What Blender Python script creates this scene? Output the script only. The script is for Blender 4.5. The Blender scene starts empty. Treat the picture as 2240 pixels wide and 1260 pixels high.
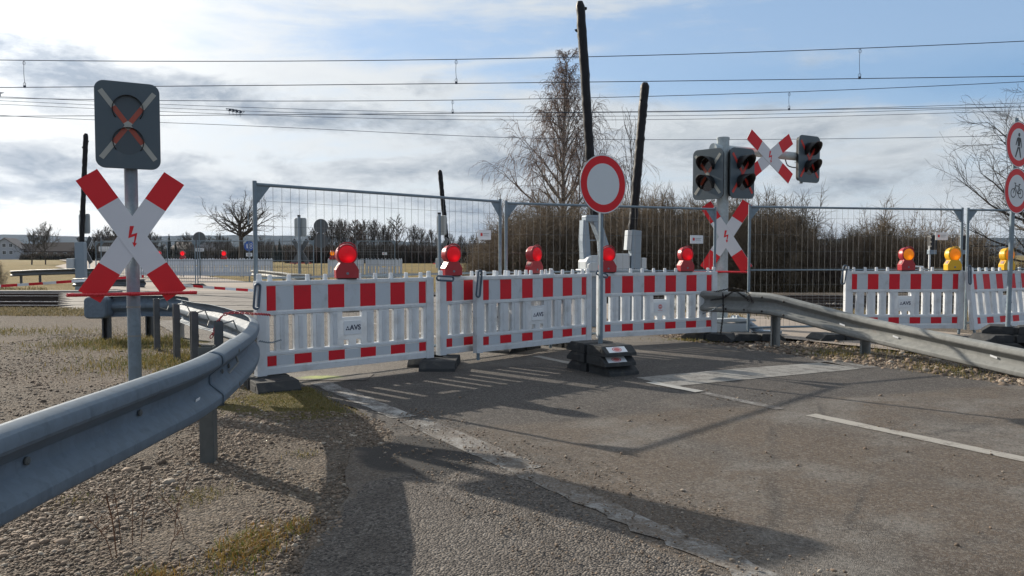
import bpy, bmesh, math, random
import numpy as np
from mathutils import Vector, Matrix

sc = bpy.context.scene
R = math.radians

# ------------------------------------------------------------------ camera, sky, sun, exposure
SUN_AZ, SUN_EL = -49.5, 24.5          # degrees: azimuth left of the view direction, elevation
cam_d = bpy.data.cameras.new("camera")
cam = bpy.data.objects.new("camera", cam_d)
sc.collection.objects.link(cam)
cam.location = (0, 0, 1.30)
cam.rotation_euler = (R(90 - 2.47), 0, 0)
cam_d.sensor_width = 36.0
cam_d.lens = 36.0 * 1692 / 2240
cam_d.clip_start, cam_d.clip_end = 0.05, 20000
sc.camera = cam

sc.view_settings.view_transform = 'Standard'
sc.view_settings.look = 'None'
sc.view_settings.gamma = 1.0
sc.view_settings.use_curve_mapping = False
sc.view_settings.exposure = 0.45
sc.cycles.use_denoising = True
sc.cycles.max_bounces = 8
sc.cycles.transparent_max_bounces = 12


class S:
    """thin wrapper so that node maths can be written as expressions"""
    def __init__(s, nt, k): s.nt, s.k = nt, k
    def _m(s, op, *a, clamp=False):
        n = s.nt.nodes.new('ShaderNodeMath'); n.operation = op; n.use_clamp = clamp
        for i, x in enumerate((s,) + a):
            if isinstance(x, S): s.nt.links.new(x.k, n.inputs[i])
            else: n.inputs[i].default_value = x
        return S(s.nt, n.outputs[0])
    def __add__(s, o): return s._m('ADD', o)
    def __radd__(s, o): return s._m('ADD', o)
    def __sub__(s, o): return s._m('SUBTRACT', o)
    def __rsub__(s, o): return (s * -1.0) + o
    def __mul__(s, o): return s._m('MULTIPLY', o)
    def __rmul__(s, o): return s._m('MULTIPLY', o)
    def __truediv__(s, o): return s._m('DIVIDE', o)
    def clamp(s): return s._m('ADD', 0.0, clamp=True)
    def max(s, o): return s._m('MAXIMUM', o)
    def min(s, o): return s._m('MINIMUM', o)
    def exp(s): return s._m('EXPONENT')
    def pow(s, o): return s._m('POWER', o)
    def abs(s): return s._m('ABSOLUTE')
    def atan2(s, o): return s._m('ARCTAN2', o)
    def asin(s): return s._m('ARCSINE')
    def step(s, a, b):
        n = s.nt.nodes.new('ShaderNodeMapRange'); n.interpolation_type = 'SMOOTHSTEP'
        s.nt.links.new(s.k, n.inputs[0]); n.inputs[1].default_value = a; n.inputs[2].default_value = b
        return S(s.nt, n.outputs[0])
    def lin(s, a, b, c=0.0, d=1.0):
        n = s.nt.nodes.new('ShaderNodeMapRange')
        s.nt.links.new(s.k, n.inputs[0])
        for i, q in enumerate((a, b, c, d)): n.inputs[1 + i].default_value = q
        return S(s.nt, n.outputs[0])

def _in(nt, sock, v):
    if isinstance(v, S): nt.links.new(v.k, sock)
    elif isinstance(v, (tuple, list)) and len(v) == 3 and sock.type == 'RGBA': sock.default_value = (*v, 1)
    else: sock.default_value = v
def mixc(nt, f, a, b, mode='MIX'):
    n = nt.nodes.new('ShaderNodeMix'); n.data_type = 'RGBA'; n.blend_type = mode
    _in(nt, n.inputs[0], f); _in(nt, n.inputs[6], a); _in(nt, n.inputs[7], b)
    return S(nt, n.outputs[2])
def noise(nt, vec, scale=5, detail=4, rough=0.5, dist=0.0, dims='3D'):
    n = nt.nodes.new('ShaderNodeTexNoise'); n.noise_dimensions = dims
    if vec is not None: nt.links.new(vec.k, n.inputs['Vector'])
    n.inputs['Scale'].default_value = scale; n.inputs['Detail'].default_value = detail
    n.inputs['Roughness'].default_value = rough; n.inputs['Distortion'].default_value = dist
    return S(nt, n.outputs[0])
def voro(nt, vec, scale=5, out='Distance', feature='F1', rnd=1.0):
    n = nt.nodes.new('ShaderNodeTexVoronoi'); n.feature = feature
    if vec is not None: nt.links.new(vec.k, n.inputs['Vector'])
    n.inputs['Scale'].default_value = scale; n.inputs['Randomness'].default_value = rnd
    return S(nt, n.outputs[out])
def comb(nt, x, y, z=0.0):
    n = nt.nodes.new('ShaderNodeCombineXYZ')
    for i, q in enumerate((x, y, z)): _in(nt, n.inputs[i], q)
    return S(nt, n.outputs[0])
def sep(nt, v):
    n = nt.nodes.new('ShaderNodeSeparateXYZ'); nt.links.new(v.k, n.inputs[0])
    return [S(nt, o) for o in n.outputs]

# ---- world: physical sky plus layered clouds defined by the direction in the sky
w = bpy.data.worlds.new("World"); sc.world = w; w.use_nodes = True
nt = w.node_tree; nt.nodes.clear()
tc = nt.nodes.new('ShaderNodeTexCoord')
D = S(nt, tc.outputs['Generated'])
dx, dy, dz = sep(nt, D)
AZ = dx.atan2(dy) * 57.29578                   # degrees, 0 = +Y, positive to the right
EL = dz.min(1.0).max(-1.0).asin() * 57.29578
sky = nt.nodes.new('ShaderNodeTexSky'); sky.sky_type = 'NISHITA'; sky.sun_disc = False
sky.sun_elevation = R(SUN_EL); sky.sun_rotation = R(SUN_AZ)
sky.air_density = 1.0; sky.dust_density = 1.2; sky.ozone_density = 1.5
zc = dz.max(0.0) + 0.13
def plane(off=(0.0, 0.0)):
    return comb(nt, dx / zc + off[0], dy / zc * 0.9 + off[1], 0.0)
def gauss(a0, e0, sa, se, amp):
    p = (AZ - a0) / sa; q = (EL - e0) / se
    return ((p * p + q * q) * -1.0).exp() * amp
def total(lst):
    t = gauss(*lst[0])
    for g in lst[1:]: t = t + gauss(*g)
    return t
def ang(sx, sy, o=0.0, da=0.0, de=0.0, shear=0.0):
    return comb(nt, (AZ + da + EL * shear) * sx + o, (EL + de) * sy + o * 1.7, o)
# (azimuth, elevation, half width, half height, weight) in degrees: heavy grey cloud masses / open blue
DARK = [(-32, 11.6, 7, 2.0, .85), (-22, 11.0, 8, 1.3, .9), (-12, 9.6, 8, .9, .6), (-9, 6.0, 12, 1.3, .5), (2, 7.0, 7, 1.1, .3),
        (-30, 4.1, 8, 1.2, .7), (-18, 4.0, 6, 1.0, .6), (-4, 3.4, 9, 1.1, .6), (25, 4.7, 9, 1.0, .65), (13, 7.9, 7, .7, .4), (33, 6.2, 6, .8, .3),
        (9, 3.2, 8, .9, .35), (-31.5, 13.6, 2.5, .8, .5)]
LITE = [(-27, 15.2, 12, 2.4, .95), (-14, 12.6, 9, 1.0, .6), (-29, 7.8, 8, 1.2, .8), (-13, 7.9, 8, .7, .5), (-33, 2.0, 10, .7, .5), (-16, 2.0, 9, .7, .4), (-3, 5.0, 5, .6, .4), (16, 9.6, 10, .8, .4), (27, 6.4, 6, .8, .45), (20, 2.6, 12, .6, .35), (14, 8.7, 7, 1.2, .9)]
BLUE = [(24, 16.0, 17, 3.6, .9), (33, 11.2, 8, 2.2, .9), (9, 13.2, 9, 2.6, .8), (-6, 14.8, 11, 2.6, .62), (20, 11.6, 10, 1.9, .6),
        (45, 18, 16, 9, .8), (120, 30, 60, 22, .8), (-150, 35, 50, 25, .7)]
dark = total(DARK); lite = total(LITE); blue = total(BLUE) - gauss(25, 12.9, 7, .8, .55) - gauss(8, 10.6, 7, .9, .35) - gauss(12, 15.6, 5, .7, .3)
nA = noise(nt, ang(.125, .33, 5.3), 1.0, 9, .62, .45)
nL = noise(nt, ang(.125, .33, 5.3, -1.0, .65), 1.0, 9, .62, .45)
nB = noise(nt, ang(.26, .62, 11.0), 1.0, 8, .62, .2)
nC = noise(nt, ang(.05, .30, 7.0, shear=-1.6), 1.0, 8, .62, .5)
dens = dark * .80 - lite * .70 + (nA - .5) * 3.4 + (nB - .5) * 1.5
thick = dens.step(-.30, 1.05) * (1.0 - EL.step(12.3, 14.3) * AZ.step(-27, -20))
rim = ((nA - nL) * 6.0 + (nB - .5) * 1.2).clamp()
sunward = (((AZ - SUN_AZ) / 40.0).pow(2.0) * -1.0 - ((EL - SUN_EL) / 34.0).pow(2.0)).exp()
glare = (((AZ - SUN_AZ) / 13.0).pow(2.0) * -1.0 - ((EL - SUN_EL) / 11.0).pow(2.0)).exp()
lum = sunward * 0.37 + 0.52 + glare * .9 + gauss(-36, 15.5, 11, 5.5, .22) + gauss(-34, 2.5, 12, 2.5, .10)
cl_lit = mixc(nt, sunward, (.88, .945, 1.0), (.99, .99, .98))
cl_dk = mixc(nt, sunward, (.36, .44, .545), (.415, .47, .55))
shade = (thick * 1.0 - rim * .55 + (nB - .5) * .45 + ((nC - .5) * 1.1 + .06) * (1.0 - EL.step(9.0, 12.5))).clamp()
cl = mixc(nt, shade, cl_lit, cl_dk)
def scale(c, f):
    n = nt.nodes.new('ShaderNodeVectorMath'); n.operation = 'SCALE'
    nt.links.new(c.k, n.inputs[0]); _in(nt, n.inputs[3], f); return S(nt, n.outputs[0])
cl = scale(cl, lum)
clear = (blue * 1.30 + (nA - .5) * -1.2 + (nC - .5) * -2.6 + (nB - .5) * -.9 - .02).step(-.05, 1.15)
nish = scale(S(nt, sky.outputs[0]), 0.10)
deep = gauss(33, 10.8, 7, 1.5, 1.0) + gauss(20, 12.3, 9, 1.0, .5)
bl = mixc(nt, .5, nish, mixc(nt, deep.clamp(), (.25, .40, .63), (.13, .30, .57)))
col = mixc(nt, clear * .93, cl, bl)
tl = EL - (AZ + 16.5) * 0.122 - 12.05 - (nB - .5) * .45 + ((AZ + 4.0) / 14.0).pow(2.0) * .35
wd = (AZ + 17.0).max(0.05).min(26.0) * .013 + .06
tr = ((tl / wd).pow(2.0) * -1.0).exp() * AZ.step(-17, -15) * (1.0 - AZ.step(3, 9)) * (nB * 1.6 - .1) * .95
col = mixc(nt, tr.clamp(), col, scale(cl_lit, lum * 1.0))
hz = ((EL.max(0.0) / 1.6).pow(2.0) * -1.0).exp() * .5
col = mixc(nt, hz, col, scale(mixc(nt, sunward, (.70, .77, .86), (.96, .95, .93)), lum * .95))
bg = nt.nodes.new('ShaderNodeBackground'); wo = nt.nodes.new('ShaderNodeOutputWorld')
nt.links.new(col.k, bg.inputs[0]); bg.inputs[1].default_value = 1.0
nt.links.new(bg.outputs[0], wo.inputs[0])

sun_d = bpy.data.lights.new("sun", 'SUN'); sun = bpy.data.objects.new("sun", sun_d); sc.collection.objects.link(sun)
sun_d.energy = 5.0; sun_d.angle = R(0.5); sun_d.color = (1.0, .90, .76)
_sd = Vector((math.sin(R(SUN_AZ)) * math.cos(R(SUN_EL)), math.cos(R(SUN_AZ)) * math.cos(R(SUN_EL)), math.sin(R(SUN_EL))))
sun.rotation_euler = _sd.to_track_quat('Z', 'Y').to_euler()
# ------------------------------------------------------------------ helpers
COL = sc.collection
rng = np.random.default_rng(7)

def tag(o, label=None, cat=None, group=None, kind=None):
    if label: o['label'] = label
    if cat: o['category'] = cat
    if group: o['group'] = group
    if kind: o['kind'] = kind
    return o
def thing(name, label, cat, loc=(0, 0, 0), rz=0.0, group=None):
    o = bpy.data.objects.new(name, None); COL.objects.link(o); o.empty_display_size = .1
    o.location = loc; o.rotation_euler = (0, 0, rz)
    return tag(o, label, cat, group)
def copy_tree(o, parent=None):
    c = o.copy(); COL.objects.link(c)
    if parent is not None:
        c.parent = parent; c.matrix_parent_inverse = o.matrix_parent_inverse
    for ch in list(o.children): copy_tree(ch, c)
    return c
def mesh_obj(name, verts, faces, mats, parent=None, midx=None, smooth=False):
    me = bpy.data.meshes.new(name)
    me.from_pydata(verts, [], faces)
    for m in (mats if isinstance(mats, (list, tuple)) else [mats]): me.materials.append(m)
    if midx is not None: me.polygons.foreach_set('material_index', midx)
    if smooth: me.polygons.foreach_set('use_smooth', [True] * len(me.polygons))
    me.update()
    o = bpy.data.objects.new(name, me); COL.objects.link(o)
    if parent is not None: o.parent = parent
    return o
def np_mesh(name, V, F, mats, parent=None, smooth=False):
    """V (n,3) array, F (m,k) array of equal-sized faces"""
    me = bpy.data.meshes.new(name); m, k = F.shape
    me.vertices.add(len(V)); me.vertices.foreach_set('co', V.astype(np.float32).ravel())
    me.loops.add(m * k); me.loops.foreach_set('vertex_index', F.astype(np.int32).ravel())
    me.polygons.add(m); me.polygons.foreach_set('loop_start', np.arange(m, dtype=np.int32) * k)
    me.polygons.foreach_set('loop_total', np.full(m, k, dtype=np.int32))
    if smooth: me.polygons.foreach_set('use_smooth', np.ones(m, dtype=bool))
    for q in (mats if isinstance(mats, (list, tuple)) else [mats]): me.materials.append(q)
    me.update(calc_edges=True)
    o = bpy.data.objects.new(name, me); COL.objects.link(o)
    if parent is not None: o.parent = parent
    return o

class MB:
    def __init__(s): s.v, s.f, s.m = [], [], []
    def add(s, vs, fs, mi=0):
        n = len(s.v); s.v += [tuple(v) for v in vs]
        s.f += [tuple(i + n for i in f) for f in fs]; s.m += [mi] * len(fs); return s
    def box(s, x0, x1, y0, y1, z0, z1, mi=0, M=None):
        vs = [(x, y, z) for z in (z0, z1) for y in (y0, y1) for x in (x0, x1)]
        if M is not None: vs = [M @ Vector(v) for v in vs]
        return s.add(vs, [(0, 2, 3, 1), (4, 5, 7, 6), (0, 1, 5, 4), (2, 6, 7, 3), (0, 4, 6, 2), (1, 3, 7, 5)], mi)
    def tube(s, pts, r, n=10, caps=True, mi=0, closed=False):
        pts = [Vector(p) for p in pts]; m = len(pts)
        rr = r if isinstance(r, (list, tuple)) else [r] * m
        T = []
        for i in range(m):
            a = pts[(i - 1) % m] if (closed or i > 0) else pts[i]
            b = pts[(i + 1) % m] if (closed or i < m - 1) else pts[i]
            T.append((b - a).normalized())
        u = T[0].orthogonal().normalized(); vs = []
        for i in range(m):
            u = (u - T[i] * u.dot(T[i])).normalized(); v = T[i].cross(u)
            for k in range(n):
                a = 2 * math.pi * k / n
                vs.append(pts[i] + (u * math.cos(a) + v * math.sin(a)) * rr[i])
        fs = []
        for i in range(m if closed else m - 1):
            j = (i + 1) % m
            for k in range(n):
                l = (k + 1) % n
                fs.append((i * n + k, i * n + l, j * n + l, j * n + k))
        if caps and not closed:
            fs.append(tuple(range(n - 1, -1, -1))); fs.append(tuple((m - 1) * n + k for k in range(n)))
        return s.add(vs, fs, mi)
    def prism(s, poly, y0, y1, mi=0, M=None, side=None):
        """polygon given in (x, z), front face at y0 (towards -Y)"""
        n = len(poly)
        vs = [(x, y0, z) for x, z in poly] + [(x, y1, z) for x, z in poly]
        if M is not None: vs = [M @ Vector(v) for v in vs]
        a = sum(poly[i][0] * poly[(i + 1) % n][1] - poly[(i + 1) % n][0] * poly[i][1] for i in range(n)) > 0
        f0 = tuple(range(n)) if a else tuple(range(n - 1, -1, -1)); f1 = tuple(n + i for i in reversed(f0))
        s.add(vs, [f0, f1], mi)
        fs = []
        for i in range(n):
            j = (i + 1) % n
            fs.append((i, n + i, n + j, j) if a else (i, j, n + j, n + i))
        k = len(s.v) - 2 * n
        s.f += [tuple(q + k for q in f) for f in fs]; s.m += [mi if side is None else side] * n
        return s
    def ring(s, r0, r1, y, n=48, mi=0, cx=0, cz=0, sx=1.0):
        vs = []; fs = []
        for k in range(n):
            a = 2 * math.pi * k / n
            for r in (r0, r1): vs.append((cx + r * math.cos(a) * sx, y, cz + r * math.sin(a)))
        for k in range(n):
            l = (k + 1) % n; fs.append((2 * k, 2 * k + 1, 2 * l + 1, 2 * l))
        return s.add(vs, fs, mi)
    def disc(s, r, y, n=48, mi=0, cx=0, cz=0):
        return s.add([(cx + r * math.cos(2 * math.pi * k / n), y, cz + r * math.sin(2 * math.pi * k / n)) for k in range(n)], [tuple(range(n))], mi)
    def lathe(s, prof, n=24, mi=0, M=None):
        """profile (r, z) turned about Z"""
        vs = []; fs = []; m = len(prof)
        for r, z in prof:
            for k in range(n): vs.append(Vector((r * math.cos(2 * math.pi * k / n), r * math.sin(2 * math.pi * k / n), z)))
        if M is not None: vs = [M @ v for v in vs]
        for i in range(m - 1):
            for k in range(n):
                l = (k + 1) % n; fs.append((i * n + k, i * n + l, (i + 1) * n + l, (i + 1) * n + k))
        fs.append(tuple(range(n - 1, -1, -1))); fs.append(tuple((m - 1) * n + k for k in range(n)))
        return s.add(vs, fs, mi)
    def build(s, name, mats, parent=None, smooth=False, bevel=0.0, seg=2, ang=40):
        o = mesh_obj(name, s.v, s.f, mats, parent, s.m, False)
        if smooth:
            o.data.polygons.foreach_set('use_smooth', [True] * len(o.data.polygons))
            try: o.data.set_sharp_from_angle(angle=R(ang))
            except Exception: pass
        if bevel:
            b = o.modifiers.new('bevel', 'BEVEL'); b.width = bevel; b.segments = seg; b.limit_method = 'ANGLE'; b.angle_limit = R(35)
        return o

def rrect(w, h, r, n=5, cx=0, cz=0):
    p = []
    for sx, sz, a0 in ((1, 1, 0), (-1, 1, 90), (-1, -1, 180), (1, -1, 270)):
        for k in range(n + 1):
            a = R(a0 + 90 * k / n)
            p.append((cx + sx * (w / 2 - r) + r * math.cos(a), cz + sz * (h / 2 - r) + r * math.sin(a)))
    return p
def catmull(P, per=8):
    P = [Vector(p) for p in P]; out = []
    Q = [2 * P[0] - P[1]] + P + [2 * P[-1] - P[-2]]
    for i in range(1, len(Q) - 2):
        for k in range(per):
            t = k / per; a, b, c, d = Q[i - 1:i + 3]
            out.append(.5 * ((2 * b) + (c - a) * t + (2 * a - 5 * b + 4 * c - d) * t * t + (3 * b - a - 3 * c + d) * t ** 3))
    out.append(P[-1]); return out
def grid_panel(mb, xs, zs, solid, y0, y1, mi=0):
    """moulded panel: a cell grid with holes, only outer faces"""
    nx, nz = len(xs) - 1, len(zs) - 1; idx = {}
    def V(i, j, y):
        if (i, j, y) not in idx:
            idx[(i, j, y)] = len(mb.v); mb.v.append((xs[i], y, zs[j]))
        return idx[(i, j, y)]
    def on(i, j): return 0 <= i < nx and 0 <= j < nz and solid((xs[i] + xs[i + 1]) / 2, (zs[j] + zs[j + 1]) / 2)
    def face(*q): mb.f.append(q); mb.m.append(mi)
    for i in range(nx):
        for j in range(nz):
            if not on(i, j): continue
            face(V(i, j, y0), V(i + 1, j, y0), V(i + 1, j + 1, y0), V(i, j + 1, y0))
            face(V(i, j, y1), V(i, j + 1, y1), V(i + 1, j + 1, y1), V(i + 1, j, y1))
            if not on(i - 1, j): face(V(i, j, y0), V(i, j + 1, y0), V(i, j + 1, y1), V(i, j, y1))
            if not on(i + 1, j): face(V(i + 1, j, y0), V(i + 1, j, y1), V(i + 1, j + 1, y1), V(i + 1, j + 1, y0))
            if not on(i, j - 1): face(V(i, j, y0), V(i, j, y1), V(i + 1, j, y1), V(i + 1, j, y0))
            if not on(i, j + 1): face(V(i, j + 1, y0), V(i + 1, j + 1, y0), V(i + 1, j + 1, y1), V(i, j + 1, y1))
def text_obj(name, txt, size, mat, parent, loc, rot=(R(90), 0, 0), ext=.0008, sx=1.0, bold=0.0):
    c = bpy.data.curves.new(name, 'FONT'); c.body = txt; c.size = size; c.align_x = 'CENTER'; c.align_y = 'CENTER'; c.extrude = ext; c.offset = bold
    t = bpy.data.objects.new(name + '_tmp', c); COL.objects.link(t)
    bpy.context.view_layer.update()
    me = bpy.data.meshes.new_from_object(t.evaluated_get(bpy.context.evaluated_depsgraph_get()))
    bpy.data.objects.remove(t); me.materials.clear(); me.materials.append(mat)
    o = bpy.data.objects.new(name, me); COL.objects.link(o); o.parent = parent
    o.location = loc; o.rotation_euler = rot; o.scale = (sx, 1, 1); return o

# ------------------------------------------------------------------ materials
def new_mat(name):
    m = bpy.data.materials.new(name); m.use_nodes = True; t = m.node_tree; t.nodes.clear()
    b = t.nodes.new('ShaderNodeBsdfPrincipled'); o = t.nodes.new('ShaderNodeOutputMaterial')
    t.links.new(b.outputs[0], o.inputs[0]); return m, t, b, o
def coords(t, which='Object'):
    n = t.nodes.new('ShaderNodeTexCoord'); return S(t, n.outputs[which])
def wpos(t):
    n = t.nodes.new('ShaderNodeNewGeometry'); return S(t, n.outputs['Position'])
def bump(t, b, h, strength=.3, dist=.01):
    n = t.nodes.new('ShaderNodeBump'); n.inputs['Strength'].default_value = strength; n.inputs['Distance'].default_value = dist
    t.links.new(h.k, n.inputs['Height']); t.links.new(n.outputs[0], b.inputs['Normal'])
def simple(name, c, rough=.5, metal=0.0, var=.12, vs=6.0, dirt=0.0, dirt_c=(.12, .1, .08), spec=.5, bmp=0.0, bs=60, grime=9.0):
    m, t, b, o = new_mat(name); v = coords(t)
    n1 = noise(t, v, vs, 5, .6); n2 = noise(t, v, vs * grime, 4, .6)
    col = mixc(t, (n1 * .6 + n2 * .4), tuple(x * (1 - var) for x in c), tuple(min(1, x * (1 + var)) for x in c))
    if dirt:
        d = noise(t, v, vs * .7, 7, .68, .4)
        col = mixc(t, (d.step(.5, .78) * dirt).clamp(), col, dirt_c)
    _in(t, b.inputs['Base Color'], col)
    _in(t, b.inputs['Roughness'], (n2 - .5) * .25 + rough); b.inputs['Metallic'].default_value = metal
    b.inputs['Specular IOR Level'].default_value = spec
    if bmp: bump(t, b, noise(t, v, bs, 3, .6), bmp, .004)
    return m
def galv(name, c=(.40, .44, .48), rough=.5, metal=.55, rust=0.0, scale=28, streak=.25):
    m, t, b, o = new_mat(name); v = coords(t)
    cell = voro(t, v, scale, 'Color'); cx, cy, cz = sep(t, cell)
    n1 = noise(t, v, 3.5, 6, .62); n2 = noise(t, v, 40, 3, .6)
    f = (cx * .35 + n1 * .75 + n2 * .2 - .15)
    col = mixc(t, f.clamp(), tuple(x * .74 for x in c), tuple(x * 1.2 for x in c))
    x, y, z = sep(t, v)
    st = noise(t, comb(t, x * 14.0, y * 14.0, z * 1.2), 1.0, 5, .65)
    col = mixc(t, st.step(.52, .8) * streak, col, tuple(q * .55 for q in c))
    if rust:
        col = mixc(t, (noise(t, v, 7, 7, .7).step(.6, .78) * rust).clamp(), col, (.16, .085, .045))
    _in(t, b.inputs['Base Color'], col); _in(t, b.inputs['Roughness'], cx * .12 + n2 * .12 + (rough - .1)); b.inputs['Metallic'].default_value = metal; b.inputs['Specular IOR Level'].default_value = .16
    bump(t, b, n2, .08, .003); return m
def translucent(name, c, rough=.4, amount=.3, dirt=.25, glow=0.0, gc=None):
    m, t, b, o = new_mat(name); v = coords(t)
    n1 = noise(t, v, 5, 6, .65); n2 = noise(t, v, 40, 4, .6)
    col = mixc(t, n2, tuple(x * .93 for x in c), c)
    x, y, z = sep(t, v)
    drip = noise(t, comb(t, x * 22.0, y * 22.0, z * 2.0), 1.0, 5, .7)
    col = mixc(t, ((n1.step(.48, .75) * .6 + drip.step(.55, .8) * .5) * dirt).clamp(), col, (.30, .28, .25))
    spk = noise(t, v, 95, 2, .5).step(.70, .78) * n1.step(.4, .7)
    col = mixc(t, (spk * dirt * 1.2).clamp(), col, (.16, .14, .12))
    _in(t, b.inputs['Base Color'], col); b.inputs['Roughness'].default_value = rough
    tr = t.nodes.new('ShaderNodeBsdfTranslucent'); _in(t, tr.inputs[0], col)
    mx = t.nodes.new('ShaderNodeMixShader'); mx.inputs[0].default_value = amount
    t.links.new(b.outputs[0], mx.inputs[1]); t.links.new(tr.outputs[0], mx.inputs[2]); t.links.new(mx.outputs[0], o.inputs[0])
    if glow:
        b.inputs['Emission Color'].default_value = (*(gc or c), 1); b.inputs['Emission Strength'].default_value = glow
    bump(t, b, noise(t, v, 24, 3, .55), .10, .004)
    return m

M = {}
M['galv'] = galv('galvanized_steel', (.195, .245, .285), .5, .25)
M['galv_rail'] = galv('guardrail_steel', (.135, .172, .212), .66, .03, .10, 30, .7)
M['galv_old'] = galv('weathered_guardrail_steel', (.245, .25, .24), .66, .08, .25, 26, .5)
M['galv_mast'] = galv('bright_mast_steel', (.40, .45, .465), .5, .2)
M['galv_post'] = galv('dull_post_steel', (.115, .12, .115), .65, .05, .2, 20, .5)
M['galv_dark'] = galv('dark_post_steel', (.10, .11, .12), .55, .4, .2, 20, .4)
M['wire'] = simple('fence_wire', (.15, .155, .155), .55, .2)
M['white_plastic'] = translucent('white_barrier_plastic', (.76, .79, .82), .38, .24, .62)
M['far_plastic'] = translucent('grey_white_barrier_plastic', (.66, .70, .76), .45, .2, .4)
M['retro_red'] = simple('red_reflective_foil', (.60, .018, .030), .42, 0, .14, 9, .30, (.24, .05, .045), spec=.22)
M['retro_white'] = simple('silver_reflective_foil', (.49, .53, .57), .45, 0, .09, 7, .55, (.25, .245, .235), spec=.22)
M['sign_white'] = simple('white_sign_foil', (.56, .60, .63), .45, 0, .05, 5, .12, (.35, .34, .32), spec=.22)
M['sign_red'] = simple('red_sign_foil', (.58, .018, .026), .42, 0, .07, 6, .06, (.2, .03, .03), spec=.22)
M['cross_white'] = simple('white_cross_enamel', (.58, .585, .62), .38, 0, .05, 3, .10, (.4, .38, .36), spec=.22)
M['cross_red'] = simple('red_cross_enamel', (.60, .022, .03), .36, 0, .07, 3, .06, (.25, .03, .03), spec=.22)
M['black_mark'] = simple('black_marking', (.012, .014, .018), .5)
M['navy_mark'] = simple('dark_blue_lettering', (.015, .02, .06), .5)
M['red_mark'] = simple('red_lettering', (.55, .03, .03), .5)
M['grey_mark'] = simple('grey_lettering', (.18, .19, .20), .6)
M['plate_white'] = simple('white_plate', (.70, .72, .74), .45, 0, .05, 8, .12, (.4, .38, .35))
M['alu_back'] = simple('bare_sign_back', (.10, .11, .12), .5, .5)
M['rubber'] = simple('recycled_black_rubber', (.032, .034, .036), .78, 0, .35, 12, .55, (.12, .11, .095), .35, .5, 70)
M['board_dark'] = simple('dark_grey_signal_board', (.056, .080, .098), .42, 0, .12, 5, .25, (.13, .13, .13))
M['board_light'] = simple('light_grey_signal_back', (.36, .39, .40), .5, .2, .1, 5, .3, (.2, .2, .19))
M['hood'] = simple('matt_black_hood', (.012, .012, .014), .5)
M['lens_dark'] = simple('unlit_dark_lens', (.02, .012, .012), .12)
M['lens_film'] = simple('film_covered_lens', (.044, .060, .074), .4)
M['tape_white'] = translucent('whitish_tape', (.40, .40, .36), .4, .15, .2)
M['tape_orange'] = translucent('orange_red_tape', (.42, .075, .04), .35, .2, .15)
M['tape_red'] = translucent('red_tape', (.70, .06, .045), .35, .3, .1)
M['lamp_red'] = simple('dark_red_lamp_plastic', (.36, .020, .028), .35, 0, .15, 14, .12, (.3, .2, .2))
M['lamp_yellow'] = simple('yellow_lamp_plastic', (.72, .40, .012), .38, 0, .1, 14, .15, (.35, .25, .05))
def lens_mat(name, c, g):
    m, t, b, o = new_mat(name); v = coords(t)
    x, y, z = sep(t, v)
    hot = (((x - .02) / .045).pow(2.0) * -1.0 - ((z - .215) / .035).pow(2.0)).exp()
    rings = voro(t, v, 170)
    b.inputs['Base Color'].default_value = (*c, 1); b.inputs['Roughness'].default_value = .18
    b.inputs['Emission Color'].default_value = (*c, 1)
    _in(t, b.inputs['Emission Strength'], (hot * 2.6 + rings * .6 + noise(t, v, 14, 3, .6) * 1.2 + .15) * g)
    tr = t.nodes.new('ShaderNodeBsdfTranslucent'); tr.inputs[0].default_value = (*c, 1)
    mx = t.nodes.new('ShaderNodeMixShader'); mx.inputs[0].default_value = .35
    t.links.new(b.outputs[0], mx.inputs[1]); t.links.new(tr.outputs[0], mx.inputs[2]); t.links.new(mx.outputs[0], o.inputs[0])
    bump(t, b, rings, .35, .004); return m
M['lens_red'] = lens_mat('lit_red_lens', (.72, .004, .014), .20)
M['lens_amber'] = lens_mat('amber_lens', (.90, .32, .006), .20)
M['lens_far'] = lens_mat('bright_red_far_lens', (.90, .008, .022), .42)
M['red_paint'] = simple('glossy_red_paint', (.50, .016, .026), .28, .1, .1, 8)
M['black_wrap'] = simple('black_plastic_wrap', (.008, .008, .010), .48, 0, .3, 9, 0, (0, 0, 0), .25, .5, 26)
M['machine_grey'] = simple('grey_machine_paint', (.22, .275, .33), .48, .1, .08, 4, .2, (.2, .2, .19))
M['machine_white'] = simple('white_machine_cover', (.44, .475, .50), .42, 0, .06, 5, .25, (.3, .29, .27))
M['chain_black'] = simple('dark_chain_steel', (.035, .032, .03), .5, .6)
M['chain_red'] = simple('red_plastic_chain', (.40, .03, .04), .4)
M['clip'] = simple('blue_grey_clip_steel', (.07, .10, .14), .45, .3)
M['lamp_label'] = simple('faded_lamp_label', (.26, .15, .14), .5, 0, .3, 30)
M['emblem_red'] = simple('pale_red_print', (.62, .16, .15), .5, 0, .2, 20)
M['wire_line'] = simple('overhead_wire', (.05, .065, .09), .7, 0, spec=.1)
M['rail_side'] = simple('rusty_rail', (.055, .038, .030), .7, .3, .25, 6)
M['rail_top'] = simple('polished_rail_top', (.62, .63, .66), .2, .95, .05, 6)
M['sleeper'] = simple('dark_concrete_sleeper', (.10, .095, .09), .85, 0, .2, 5, .4, (.05, .045, .04))
M['concrete'] = simple('grey_concrete', (.27, .255, .235), .85, 0, .15, 3, .5, (.12, .115, .105), .3, .3, 40)
M['blue_sign'] = simple('blue_sign_foil', (.02, .10, .42), .45)
M['far_wall_white'] = simple('white_house_render', (.36, .38, .42), .8)
M['far_wall_brown'] = simple('brown_house_render', (.17, .13, .12), .8)
M['far_wall_red'] = simple('dark_red_brick_house', (.13, .06, .055), .85)
M['roof'] = simple('dark_tiled_roof', (.07, .06, .058), .9, spec=.1)
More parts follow.
